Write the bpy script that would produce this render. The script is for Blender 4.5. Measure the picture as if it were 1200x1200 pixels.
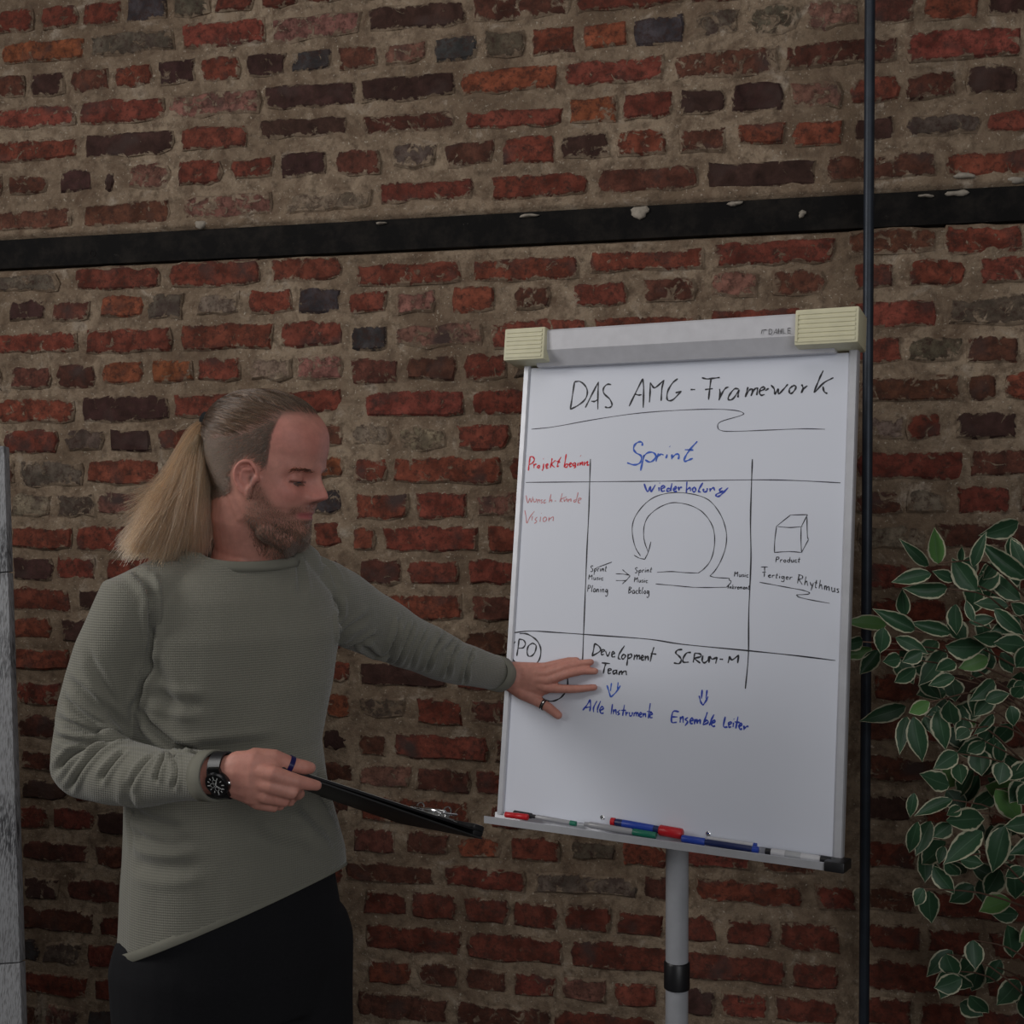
import bpy, bmesh, math, random
import numpy as np
from mathutils import Vector, Matrix
from mathutils.bvhtree import BVHTree
from mathutils.noise import noise as pnoise

scene = bpy.context.scene
for _o in list(bpy.data.objects):
    bpy.data.objects.remove(_o)
COL = scene.collection

# ---------------------------------------------------------------- camera, world, lights, exposure
FPX = 1400.0
PSI = math.atan(FPX / 6025.0)          # the camera is turned a little to the left of the wall's normal
PIT = math.atan(28.0 / FPX)            # and looks down by about one degree
CAM = Vector((0.0, -2.83, 1.60))
FH = Vector((-math.sin(PSI), math.cos(PSI), 0))
RT = Vector((math.cos(PSI), math.sin(PSI), 0))
FW = FH * math.cos(PIT) - Vector((0, 0, 1)) * math.sin(PIT)
UP = RT.cross(FW)
cam_data = bpy.data.cameras.new('camera')
cam_data.sensor_width = 36.0
cam_data.lens = 36.0 * FPX / 1200.0
cam_data.clip_start = 0.05
cam = bpy.data.objects.new('camera', cam_data)
COL.objects.link(cam)
m = Matrix.Identity(4)
for i in range(3):
    m[i][0] = RT[i]; m[i][1] = UP[i]; m[i][2] = -FW[i]; m[i][3] = CAM[i]
cam.matrix_world = m
scene.camera = cam
scene.view_settings.view_transform = 'Standard'
scene.view_settings.look = 'None'
scene.view_settings.gamma = 1.0
scene.view_settings.use_curve_mapping = False
scene.view_settings.exposure = 0.0

world = bpy.data.worlds.new('dim_room')
scene.world = world
world.use_nodes = True
world.node_tree.nodes['Background'].inputs[0].default_value = (1.0, 0.95, 0.90, 1)
world.node_tree.nodes['Background'].inputs[1].default_value = 0.055

def area_light(name, loc, target, size, size_y, power, color):
    ld = bpy.data.lights.new(name, 'AREA')
    ld.shape = 'RECTANGLE'; ld.size = size; ld.size_y = size_y
    ld.energy = power; ld.color = color
    o = bpy.data.objects.new(name, ld)
    COL.objects.link(o)
    o.location = loc
    d = Vector(target) - Vector(loc)
    o.rotation_euler = d.to_track_quat('-Z', 'Y').to_euler()
    return o
# a soft studio lamp to the left, and a weaker one high over the room
area_light('key_softbox', (-3.15, -2.35, 2.75), (0.1, -0.4, 1.45), 1.4, 1.4, 21, (1.0, 0.975, 0.95)).data.spread = math.radians(125)
area_light('ceiling_lamp', (-0.2, -1.9, 3.5), (0.0, -0.4, 1.5), 1.8, 1.2, 7, (1.0, 0.95, 0.90))
area_light('front_fill', (1.5, -4.4, 2.1), (0.2, -0.3, 1.25), 2.2, 1.8, 33, (0.97, 0.98, 1.0))  # added fill from front right, evens the light on the board; no window there

def W(px, py, d):
    """a point seen at (px, py) of the 1200 px frame, d metres in front of the lens"""
    return CAM + (FW + RT * ((px - 600) / FPX) + UP * ((600 - py) / FPX)) * d
def on_plane(px, py, p0, n):
    r = FW + RT * ((px - 600) / FPX) + UP * ((600 - py) / FPX)
    t = (Vector(p0) - CAM).dot(n) / r.dot(n)
    return CAM + r * t

# ---------------------------------------------------------------- helpers
def link_mesh(name, me, mat=None, parent=None, loc=None, smooth=False):
    o = bpy.data.objects.new(name, me)
    COL.objects.link(o)
    if mat and not me.materials: me.materials.append(mat)
    if parent: o.parent = parent
    if loc is not None: o.location = loc
    if smooth:
        me.polygons.foreach_set('use_smooth', [True] * len(me.polygons))
    return o
def mesh_from(name, v, f):
    me = bpy.data.meshes.new(name)
    me.from_pydata([tuple(p) for p in v], [], [tuple(int(i) for i in q) for q in f])
    me.update()
    return me
def thing(name, label, cat, loc=(0, 0, 0), group=None):
    o = bpy.data.objects.new(name, None)
    o.empty_display_size = 0.05
    COL.objects.link(o)
    o.location = loc
    o['label'] = label; o['category'] = cat
    if group: o['group'] = group
    return o
def tag(o, label=None, cat=None, group=None, kind=None):
    if label: o['label'] = label
    if cat: o['category'] = cat
    if group: o['group'] = group
    if kind: o['kind'] = kind
    return o
class MB:
    """collects vertices and faces of one mesh"""
    def __init__(s): s.v = []; s.f = []
    def add(s, v, f):
        n = len(s.v); s.v += [Vector(p) for p in v]; s.f += [[i + n for i in q] for q in f]
        return s
    def box(s, c, ax, ay, az, hx, hy, hz, bev=0.0):
        """box with centre c, axes and half sizes; bev bevels all edges"""
        c = Vector(c)
        bm = bmesh.new()
        bmesh.ops.create_cube(bm, size=2)
        for v in bm.verts: v.co = Vector((v.co.x * hx, v.co.y * hy, v.co.z * hz))
        if bev > 0:
            bmesh.ops.bevel(bm, geom=list(bm.edges), offset=bev, segments=2, affect='EDGES', profile=0.6)
        bm.verts.index_update()
        vs = [c + Vector(ax) * v.co.x + Vector(ay) * v.co.y + Vector(az) * v.co.z for v in bm.verts]
        fs = [[v.index for v in f.verts] for f in bm.faces]
        bm.free()
        return s.add(vs, fs)
    def prism(s, pts, off):
        n = len(pts); pts = [Vector(p) for p in pts]; off = Vector(off)
        v = pts + [p + off for p in pts]
        f = [list(range(n))[::-1], list(range(n, 2 * n))]
        f += [[i, (i + 1) % n, n + (i + 1) % n, n + i] for i in range(n)]
        return s.add(v, f)
    def tube(s, pts, rad, seg=12, up=None, cap=True, rnd=0):
        v, f = tube_geo(pts, rad, seg, up, cap, rnd)
        return s.add(v, f)
    def lathe(s, base, axis, prof, seg=24):
        """prof: (distance along axis, radius)"""
        pts = [Vector(base) + Vector(axis) * a for a, r in prof]
        A = Vector(axis).normalized()
        X = A.orthogonal().normalized(); Y = A.cross(X)
        v = []; f = []
        for p, (a, r) in zip(pts, prof):
            for k in range(seg):
                t = 2 * math.pi * k / seg
                v.append(p + (X * math.cos(t) + Y * math.sin(t)) * max(r, 1e-5))
        n = len(prof)
        for i in range(n - 1):
            for k in range(seg):
                k2 = (k + 1) % seg
                f.append([i * seg + k, i * seg + k2, (i + 1) * seg + k2, (i + 1) * seg + k])
        f.append([k for k in range(seg)][::-1]); f.append([(n - 1) * seg + k for k in range(seg)])
        return s.add(v, f)
    def build(s, name, mat=None, parent=None, smooth=False, auto=None, loc=None):
        org = Vector(loc) if loc is not None else Vector((0, 0, 0))
        me = mesh_from(name, [p - org for p in s.v], s.f)
        bm = bmesh.new(); bm.from_mesh(me)
        bmesh.ops.recalc_face_normals(bm, faces=bm.faces)
        bm.to_mesh(me); bm.free()
        o = link_mesh(name, me, mat, parent, smooth=smooth or auto is not None)
        if loc is not None: o.location = org
        if parent is not None:
            o.location = org - parent_world(parent)
        if auto is not None:
            me.set_sharp_from_angle(angle=math.radians(auto))
        return o
def parent_world(p):
    w = Vector((0, 0, 0))
    while p is not None:
        w += p.location; p = p.parent
    return w
def tube_geo(pts, rad, seg=12, up=None, cap=True, rnd=0):
    """loft of ellipses; rad: number or (across, along up); rnd > 0: round ends with rnd extra rings"""
    pts = [Vector(p) for p in pts]
    n = len(pts)
    if not isinstance(rad, (list, tuple)) or (len(rad) == 2 and n != 2 and not isinstance(rad[0], (list, tuple))): rad = [rad] * n
    rad = [(r, r) if not isinstance(r, (list, tuple)) else r for r in rad]
    tang = []
    for i in range(n):
        a = pts[max(i - 1, 0)]; b = pts[min(i + 1, n - 1)]
        tang.append((b - a).normalized())
    if rnd:
        P = []; Rr = []; T = []
        for j in range(rnd, 0, -1):
            t = j / rnd * math.pi / 2 * 0.96
            P.append(pts[0] - tang[0] * min(rad[0]) * math.sin(t)); Rr.append((rad[0][0] * math.cos(t), rad[0][1] * math.cos(t))); T.append(tang[0])
        P += pts; Rr += rad; T += tang
        for j in range(1, rnd + 1):
            t = j / rnd * math.pi / 2 * 0.96
            P.append(pts[-1] + tang[-1] * min(rad[-1]) * math.sin(t)); Rr.append((rad[-1][0] * math.cos(t), rad[-1][1] * math.cos(t))); T.append(tang[-1])
        pts, rad, tang = P, Rr, T; n = len(pts)
    v = []; f = []
    U_ = Vector(up) if up is not None else tang[0].orthogonal()
    for i in range(n):
        t = tang[i]
        u = (U_ - t * U_.dot(t)).normalized()
        if up is None: U_ = u
        s_ = t.cross(u)
        for k in range(seg):
            a = 2 * math.pi * k / seg
            v.append(pts[i] + s_ * (rad[i][0] * math.cos(a)) + u * (rad[i][1] * math.sin(a)))
    for i in range(n - 1):
        for k in range(seg):
            k2 = (k + 1) % seg
            f.append([i * seg + k, i * seg + k2, (i + 1) * seg + k2, (i + 1) * seg + k])
    if cap:
        f.append([k for k in range(seg)][::-1]); f.append([(n - 1) * seg + k for k in range(seg)])
    return v, f
def spline(pts, per=8):
    """Catmull-Rom through pts (tuples of any length)"""
    P = [np.array(p, float) for p in pts]
    if len(P) < 3: 
        return [P[0] + (P[-1] - P[0]) * t for t in np.linspace(0, 1, per + 1)]
    P = [2 * P[0] - P[1]] + P + [2 * P[-1] - P[-2]]
    out = []
    for i in range(1, len(P) - 2):
        for k in range(per):
            t = k / per
            out.append(0.5 * ((2 * P[i]) + (P[i + 1] - P[i - 1]) * t + (2 * P[i - 1] - 5 * P[i] + 4 * P[i + 1] - P[i + 2]) * t * t + (3 * P[i] - P[i - 1] - 3 * P[i + 1] + P[i + 2]) * t ** 3))
    out.append(P[-2])
    return out

# ---------------------------------------------------------------- materials
class NT:
    def __init__(s, name):
        s.m = bpy.data.materials.new(name); s.m.use_nodes = True
        s.t = s.m.node_tree; s.b = s.t.nodes['Principled BSDF']
        s.out = s.t.nodes['Material Output']
    def n(s, typ, **kw):
        o = s.t.nodes.new(typ)
        for k, v in kw.items(): setattr(o, k, v)
        return o
    def l(s, a, b): s.t.links.new(a, b)
    def put(s, sock, v):
        if hasattr(v, 'is_output'): s.l(v, sock)
        else: sock.default_value = v
    def math(s, op, a, b=0.0, c=0.0, clamp=False):
        o = s.n('ShaderNodeMath', operation=op, use_clamp=clamp)
        for i, v in enumerate((a, b, c)): s.put(o.inputs[i], v)
        return o.outputs[0]
    def mix(s, f, a, b, blend='MIX'):
        o = s.n('ShaderNodeMix', data_type='RGBA', blend_type=blend)
        s.put(o.inputs[0], f)
        s.put(o.inputs[6], a if hasattr(a, 'is_output') else (*a, 1)[:4])
        s.put(o.inputs[7], b if hasattr(b, 'is_output') else (*b, 1)[:4])
        return o.outputs[2]
    def noise(s, vec, scale, detail=4, rough=0.55, dist=0.0):
        o = s.n('ShaderNodeTexNoise'); s.l(vec, o.inputs['Vector'])
        o.inputs['Scale'].default_value = scale; o.inputs['Detail'].default_value = detail
        o.inputs['Roughness'].default_value = rough; o.inputs['Distortion'].default_value = dist
        return o.outputs['Fac']
    def ramp(s, f, lo, hi, a=0.0, b=1.0):
        o = s.n('ShaderNodeMapRange', clamp=True)
        s.put(o.inputs[0], f)
        for i, v in enumerate((lo, hi, a, b)): o.inputs[i + 1].default_value = v
        return o.outputs[0]
    def pos(s): return s.n('ShaderNodeNewGeometry').outputs['Position']
    def obj(s): return s.n('ShaderNodeTexCoord').outputs['Object']
    def bump(s, h, strength=0.3, dist=0.002):
        o = s.n('ShaderNodeBump'); s.put(o.inputs['Height'], h)
        o.inputs['Strength'].default_value = strength; o.inputs['Distance'].default_value = dist
        s.l(o.outputs[0], s.b.inputs['Normal'])
    def set(s, **kw):
        for k, v in kw.items():
            s.put(s.b.inputs[k.replace('_', ' ')], (*v, 1) if isinstance(v, tuple) and len(v) == 3 and 'Radius' not in k else v)
        return s
def simple(name, col, rough=0.5, metal=0.0, var=0.06, scale=40, bump=0.0, spec=0.5):
    n = NT(name)
    p = n.obj()
    f = n.noise(p, scale, 3)
    c2 = tuple(min(1, c * (1 - 2 * var)) for c in col); c1 = tuple(min(1, c * (1 + 2 * var)) for c in col)
    n.set(Base_Color=n.mix(f, c2, c1), Roughness=rough, Metallic=metal)
    n.b.inputs['Specular IOR Level'].default_value = spec
    if bump: n.bump(n.noise(p, scale * 6, 3), bump, 0.001)
    return n.m
M = {}
MORTAR = (0.36, 0.285, 0.21)
def mortar_color(n, p):
    a = n.noise(p, 3.0, 4, 0.6)
    b = n.noise(p, 45, 5, 0.65)
    c = n.mix(n.ramp(a, 0.36, 0.62), (0.19, 0.135, 0.092), (0.36, 0.275, 0.195))
    a2 = n.noise(p, 13, 5, 0.7, 0.6)
    c = n.mix(n.ramp(a2, 0.46, 0.68), c, (0.15, 0.10, 0.068))
    c = n.mix(n.ramp(a2, 0.42, 0.30), c, (0.40, 0.33, 0.26))
    c = n.mix(n.ramp(b, 0.48, 0.72), c, (0.12, 0.085, 0.06))
    d = n.noise(p, 140, 3, 0.6)
    c = n.mix(n.ramp(d, 0.62, 0.75), c, (0.52, 0.45, 0.36))
    return c
def mk_mortar():
    n = NT('mortar'); p = n.pos()
    n.set(Base_Color=mortar_color(n, p), Roughness=0.95)
    n.b.inputs['Specular IOR Level'].default_value = 0.15
    h = n.math('ADD', n.noise(p, 60, 6, 0.7), n.math('MULTIPLY', n.noise(p, 260, 3), 0.4))
    n.bump(h, 0.8, 0.006)
    return n.m
def mk_brick():
    n = NT('old_brick'); p = n.pos()
    oi = n.n('ShaderNodeObjectInfo')
    at = n.n('ShaderNodeAttribute', attribute_name='edge')
    col = oi.outputs['Color']
    big = n.noise(p, 22, 4, 0.6, 0.5)
    edge = n.ramp(at.outputs['Fac'], 0.55, 1.0)
    hs = n.n('ShaderNodeHueSaturation'); n.l(col, hs.inputs['Color']); n.put(hs.inputs['Value'], n.ramp(big, 0.34, 0.66, 0.50, 1.30))
    c = hs.outputs[0]
    c = n.mix(n.ramp(n.noise(p, 75, 5, 0.7), 0.46, 0.70), c, (0.05, 0.026, 0.02))
    c = n.mix(n.math('MULTIPLY', edge, n.ramp(n.noise(p, 26, 4), .4, .65, 0, .75)), c, (0.05, 0.03, 0.024))
    c = n.mix(n.ramp(n.noise(p, 9, 3), 0.56, 0.72), c, (0.07, 0.045, 0.04))
    # mortar smeared over the face, heavier near the edges
    sm = n.math('ADD', n.noise(p, 34, 5, 0.65, 0.8), n.math('MULTIPLY', edge, 0.25))
    sm = n.math('ADD', sm, n.math('MULTIPLY', oi.outputs['Alpha'], 0.34))
    smm = n.ramp(sm, 0.705, 0.78)
    c = n.mix(n.math('MULTIPLY', smm, 0.9), c, mortar_color(n, p))
    n.set(Base_Color=c, Roughness=0.9)
    n.b.inputs['Specular IOR Level'].default_value = 0.2
    h = n.math('ADD', n.noise(p, 80, 6, 0.7), n.math('MULTIPLY', smm, 0.5))
    n.bump(h, 0.8, 0.004)
    return n.m
M['mortar'] = mk_mortar(); M['brick'] = mk_brick()
def mk_board():
    n = NT('whiteboard_enamel'); p = n.obj()
    n.set(Base_Color=n.mix(n.noise(p, 5, 3), (0.755, 0.785, 0.875), (0.72, 0.75, 0.84)), Roughness=n.ramp(n.noise(p, 8, 4), 0.2, 0.8, 0.30, 0.42))
    n.b.inputs['Specular IOR Level'].default_value = 0.4
    return n.m
M['board'] = mk_board()
M['alu'] = simple('pale_aluminium', (0.60, 0.61, 0.65), 0.42, 0.35)
M['rail'] = simple('grey_white_lacquer', (0.62, 0.62, 0.66), 0.45)
M['beige'] = simple('beige_plastic', (0.66, 0.63, 0.44), 0.5)
M['black_plastic'] = simple('black_plastic', (0.010, 0.010, 0.012), 0.4)
M['tube'] = simple('grey_lacquered_tube', (0.42, 0.43, 0.46), 0.4)
M['steel'] = simple('dark_steel', (0.024, 0.032, 0.046), 0.45, 0.3, 0.3, 25)
M['chrome'] = simple('chrome', (0.75, 0.76, 0.78), 0.18, 1.0)
def mk_beam():
    n = NT('blackened_iron'); p = n.pos()
    c = n.mix(n.ramp(n.noise(p, 14, 6, 0.7), 0.45, 0.75), (0.008, 0.0075, 0.0075), (0.026, 0.022, 0.019))
    c = n.mix(n.ramp(n.noise(p, 30, 6, 0.8), 0.66, 0.76), c, (0.16, 0.14, 0.12))
    n.set(Base_Color=c, Roughness=0.8)
    n.b.inputs['Specular IOR Level'].default_value = 0.12
    n.bump(n.noise(p, 90, 5, 0.7), 0.5, 0.002)
    return n.m
M['beam'] = mk_beam()
M['plaster'] = simple('plaster_lump', (0.34, 0.30, 0.25), 0.95, 0, 0.35, 60, 0.8)
def ink(name, c): return simple(name, c, 0.55, 0, 0.1, 60)
M['ink_black'] = ink('black_marker_ink', (0.018, 0.018, 0.026))
M['ink_thin'] = ink('worn_black_marker_ink', (0.055, 0.055, 0.075))
M['ink_blue'] = ink('blue_marker_ink', (0.04, 0.13, 0.60))
M['ink_dblue'] = ink('dark_blue_marker_ink', (0.03, 0.065, 0.46))
M['ink_red'] = ink('red_marker_ink', (0.75, 0.015, 0.035))
M['ink_pale'] = ink('faded_red_marker_ink', (0.66, 0.25, 0.27))
M['print'] = simple('grey_print', (0.10, 0.10, 0.11), 0.5)
def mk_floor():
    n = NT('dark_concrete_floor'); p = n.pos()
    n.set(Base_Color=n.mix(n.noise(p, 3, 6, 0.6), (0.05, 0.045, 0.04), (0.09, 0.08, 0.07)), Roughness=0.7)
    n.bump(n.noise(p, 50, 5), 0.2, 0.002)
    return n.m
M['floor'] = mk_floor()

# ---------------------------------------------------------------- brick wall
rng = random.Random(7)
BRICKS = """-6 162 91 192 R
100 152 203 185 D
213 145 290 177 R
304 135 408 163 D
422 130 533 158 B
545 126 660 152 R
10 205 56 230 B
70 198 111 226 D
124 200 135 225 D
152 191 200 222 P
208 186 260 218 R
272 184 322 210 R
329 177 384 209 D
393 174 447 206 B
460 167 511 199 G
521 164 579 196 B
589 158 650 194 R
656 155 714 187 D
724 150 780 184 R
795 148 852 182 B
862 142 920 172 R
930 139 989 174 R
1001 136 1046 166 D
1060 133 1150 158 G
1157 127 1245 157 R
-8 243 83 273 B
98 235 198 267 B
213 226 318 258 P
338 222 436 250 M
444 209 555 239 R
576 202 690 235 R
702 194 820 227 B
830 185 957 223 D
968 178 1098 215 B
1107 174 1225 208 R
-20 318 68 345 G
89 311 188 342 R
199 304 304 337 R
317 300 402 330 R
12 351 55 377 D
61 351 106 378 B
118 345 168 373 O
174 343 215 373 G
232 342 280 371 M
292 339 343 367 R
351 337 400 367 S
-12 388 92 416 R
100 384 202 415 R
212 378 321 411 R
331 376 403 407 R
-20 430 3 458 D
13 430 60 457 B
66 426 113 455 B
120 423 168 451 O
178 421 227 449 O
233 418 283 448 R
292 417 343 447 M
350 416 402 445 P
-12 467 89 496 R
96 463 198 495 D
204 460 304 490 R
312 457 403 484 R
5 503 69 532 R
77 502 121 529 G
129 503 178 531 D
184 502 235 528 R
245 500 300 528 B
310 498 362 526 R
372 495 402 523 B
-30 541 18 569 B
25 541 100 569 G
103 538 187 568 R
200 537 290 567 R
300 536 366 566 B
374 535 404 561 O
13 578 60 607 M
68 578 113 606 G
115 576 168 604 P
178 576 230 605 R
240 576 290 604 B
300 575 355 603 R
362 572 403 602 S
13 617 86 644 R
90 617 170 646 R
180 616 280 645 B
290 614 358 642 R
368 610 403 640 R
15 652 63 680 D
65 652 114 680 R
124 652 180 680 R
15 687 83 716 R
92 690 150 716 D
17 723 60 750 R
72 725 120 753 D
18 759 82 786 R
20 798 72 827 R
22 837 66 865 B
25 877 68 905 B
26 913 80 938 D
23 943 57 972 R
62 945 110 974 R
114 950 152 980 D
28 984 104 1012 B
112 988 156 1018 B
28 1026 70 1056 D
78 1028 150 1060 B
385 772 413 800 R
382 812 413 842 O
378 853 411 879 D
380 891 415 917 B
388 935 412 957 B
416 305 540 336 R
554 300 678 331 R
691 290 826 320 R
838 280 978 312 R
407 342 453 368 R
462 340 511 368 P
530 335 581 367 R
604 332 646 363 B
671 329 734 360 R
752 324 815 356 B
834 316 888 350 P
905 315 967 349 B
412 380 454 410 S
463 377 569 408 P
575 373 687 409 R
698 369 822 396 R
835 360 950 388 R
410 420 468 450 B
477 416 535 447 B
543 414 597 446 R
604 412 660 443 G
428 458 543 490 R
552 456 636 487 R
410 496 460 524 M
468 500 525 528 M
536 498 596 527 R
604 496 650 526 B
415 536 453 565 R
460 535 590 567 R
417 578 478 609 R
487 577 548 607 R
558 577 620 606 P
413 617 439 646 R
449 616 562 647 R
568 616 640 648 R
420 654 472 685 B
478 656 538 686 R
547 656 610 685 R
438 695 542 727 R
553 697 630 729 B
460 735 520 762 R
543 738 600 770 B
422 775 522 807 D
536 780 600 811 R
421 816 478 844 G
489 818 543 850 R
549 820 610 850 B
420 858 454 887 B
464 859 572 892 R
580 864 640 897 B
422 895 483 925 P
487 898 551 930 B
557 901 630 934 R
422 932 553 968 R
575 940 690 976 R
414 970 464 1001 B
476 972 527 1004 B
537 977 588 1008 O
599 980 656 1010 R
667 982 722 1009 G
727 985 784 1017 R
794 987 880 1020 R
892 992 962 1026 B
407 1008 510 1038 B
522 1013 615 1045 R
627 1020 745 1053 G
752 1025 805 1056 B
815 1029 942 1064 R
954 1036 1004 1068 R
995 266 1097 298 B
1107 262 1200 298 R
1000 308 1048 340 R
1067 303 1132 336 R
1147 300 1212 334 R
995 351 1098 385 R
1109 347 1215 381 G
1004 395 1057 427 R
1063 393 1127 427 G
1133 393 1194 427 B
1006 440 1127 473 B
1132 439 1168 470 B
1178 437 1245 468 R
1010 487 1057 515 M
1063 483 1105 516 R
1119 483 1191 515 D
1003 528 1128 562 R
1136 525 1215 559 B
1002 573 1058 603 B
1063 574 1109 603 M
1121 569 1185 602 R
1196 568 1260 600 R
1006 614 1085 646 M
1097 612 1212 644 B
1010 658 1070 690 R
1080 658 1130 690 B
1020 700 1110 730 R
1120 700 1190 732 R
1010 745 1075 776 R
1085 746 1150 778 B
1023 790 1082 822 R
1095 792 1190 826 D
1010 838 1075 870 B
1085 840 1150 872 R
1015 884 1110 918 B
1122 886 1200 922 B
1012 932 1070 964 D
1082 934 1150 968 R
1015 983 1075 1020 R
1088 984 1200 1024 B
1012 1038 1080 1070 B"""
PAL = {'R': (0.205, 0.055, 0.036), 'B': (0.125, 0.047, 0.032), 'D': (0.062, 0.030, 0.025), 'G': (0.125, 0.095, 0.072),
       'P': (0.25, 0.115, 0.088), 'O': (0.27, 0.082, 0.042), 'M': (0.25, 0.19, 0.14), 'S': (0.062, 0.055, 0.058)}
SM = {'R': 0.24, 'B': 0.33, 'D': 0.20, 'G': 0.42, 'P': 0.46, 'O': 0.28, 'M': 0.52, 'S': 0.16}
wall = None
# mortar bed: a lumpy, finely divided sheet
XA, XB, ZA, ZB = -3.4, 2.6, 0.0, 3.15
def vnoise(X, Z, s, seed):
    r = np.random.RandomState(seed)
    G = r.rand(256, 256)
    x = X * s; z = Z * s
    xi = np.floor(x).astype(int); zi = np.floor(z).astype(int)
    fx = x - xi; fz = z - zi
    fx = fx * fx * (3 - 2 * fx); fz = fz * fz * (3 - 2 * fz)
    g = lambda a, b: G[a % 256, b % 256]
    return (g(xi, zi) * (1 - fx) + g(xi + 1, zi) * fx) * (1 - fz) + (g(xi, zi + 1) * (1 - fx) + g(xi + 1, zi + 1) * fx) * fz
nx, nz = 500, 270
gx = np.linspace(XA, XB, nx); gz = np.linspace(ZA, ZB, nz)
X, Z = np.meshgrid(gx, gz)
hgt = 0.0045 * (vnoise(X, Z, 9, 1) - .5) + 0.007 * (vnoise(X, Z, 32, 2) - .5) + 0.0035 * (vnoise(X, Z, 80, 3) - .5)
beam_mask = (Z > 2.188) & (Z < 2.268)
hgt = np.where(beam_mask, -0.03, hgt)
lip = np.exp(-((Z - 2.279) / 0.012) ** 2) + 0.6 * np.exp(-((Z - 2.176) / 0.010) ** 2)
hgt = np.where(beam_mask, hgt, hgt + 0.012 * lip * (0.4 + vnoise(X, Z, 26, 9)))
hgt = hgt + np.where((np.abs(X + 1.085) < 0.02) & (Z < 2.18), 0.004, 0)
Y = -hgt
V = np.stack([X, Y, Z], -1).reshape(-1, 3)
F_ = []
for j in range(nz - 1):
    a = j * nx
    for i in range(nx - 1):
        F_.append((a + i, a + i + 1, a + nx + i + 1, a + nx + i))
me = mesh_from('wall_back', V, F_)
wall = link_mesh('wall_back', me, M['mortar'], smooth=True)
tag(wall, kind='structure')

def brick_mesh(w, h, seed, rough=1.0):
    r = random.Random(seed)
    w2, h2 = w / 2, h / 2
    nl = max(2, int(round(w / 0.045))); ns = 2
    pts = []
    for i in range(nl): pts.append((-w2 + w * i / nl, -h2))
    for i in range(ns): pts.append((w2, -h2 + h * i / ns))
    for i in range(nl): pts.append((w2 - w * i / nl, h2))
    for i in range(ns): pts.append((-w2, h2 - h * i / ns))
    out = []
    for k, (x, z) in enumerate(pts):
        corner = abs(abs(x) - w2) < 1e-6 and abs(abs(z) - h2) < 1e-6
        j = 0.0046 * rough
        if corner: x *= 1 - 0.006 / w * r.uniform(.3, 2.2); z *= 1 - r.uniform(.02, .16)
        x += r.uniform(-j, j) ; z += r.uniform(-j, j)
        out.append((x, z))
    n = len(out)
    v = []; f = []; e = []
    for x, z in out: v.append((x, 0.02, z)); e.append(1.0)
    for x, z in out: v.append((x, -0.0015, z)); e.append(1.0)
    tilt = r.uniform(-0.002, 0.002); tx = r.uniform(-.02, .02)
    b = 0.006
    for x, z in out:
        xi = x * (1 - 2 * b / w) ; zi = z * (1 - 2 * b / h)
        v.append((xi, -0.0065 - tilt * z / h2 - tx * x * 0.1 + r.uniform(-.0008, .0008), zi)); e.append(0.72)
    mid = [(-w2 * 0.55, 0), (0.0, 0), (w2 * 0.55, 0)] if w > 0.15 else [(0, 0)]
    base = len(v)
    for x, z in mid: v.append((x, -0.0078 + r.uniform(-.0015, .001), z)); e.append(0.0)
    for i in range(n):
        i2 = (i + 1) % n
        f.append((i, i2, n + i2, n + i)); f.append((n + i, n + i2, 2 * n + i2, 2 * n + i))
    near = lambda p: min(range(len(mid)), key=lambda k: abs(mid[k][0] - p[0]))
    for i in range(n):
        i2 = (i + 1) % n
        a, c = near(out[i]), near(out[i2])
        f.append((2 * n + i, 2 * n + i2, base + c))
        if a != c: f.append((2 * n + i, base + c, base + a))
    return v, f, e
def set_edge(me, e):
    at = me.attributes.new('edge', 'FLOAT', 'POINT'); at.data.foreach_set('value', e)
def pix_wall(x, y): return on_plane(x, y, (0, 0, 0), Vector((0, 1, 0)))
placed = []
for k, ln in enumerate(BRICKS.strip().splitlines()):
    a = ln.split(); x0, y0, x1, y1 = map(float, a[:4]); c = a[4]
    xc, yc = (x0 + x1) / 2, (y0 + y1) / 2
    sl = abs((yc - 572) / (xc + 5425)); hp = (y1 - y0) - 0.8 * sl * (x1 - x0)
    p0, p1, pc = pix_wall(x0, yc), pix_wall(x1, yc), pix_wall(xc, yc)
    h = pix_wall(xc, yc - hp / 2).z - pix_wall(xc, yc + hp / 2).z
    placed.append([p0.x, p1.x, pc.z, max(0.045, min(h, 0.072)), c])
n_seen = len(placed)
def section(x, z):
    if z > 2.27: return 'T'
    return 'A' if x < -1.088 else ('B' if x < 0.125 else 'C')
SECX = {'T': (XA, XB), 'A': (XA, -1.088), 'B': (-1.088, 0.125), 'C': (0.125, XB)}
courses = {s: [] for s in SECX}
for b in placed:
    s = section((b[0] + b[1]) / 2, b[2])
    for cc in courses[s]:
        if abs(cc[0] / cc[1] - b[2]) < 0.03: cc[0] += b[2]; cc[1] += 1; break
    else: courses[s].append([b[2], 1])
fill = []
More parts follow.
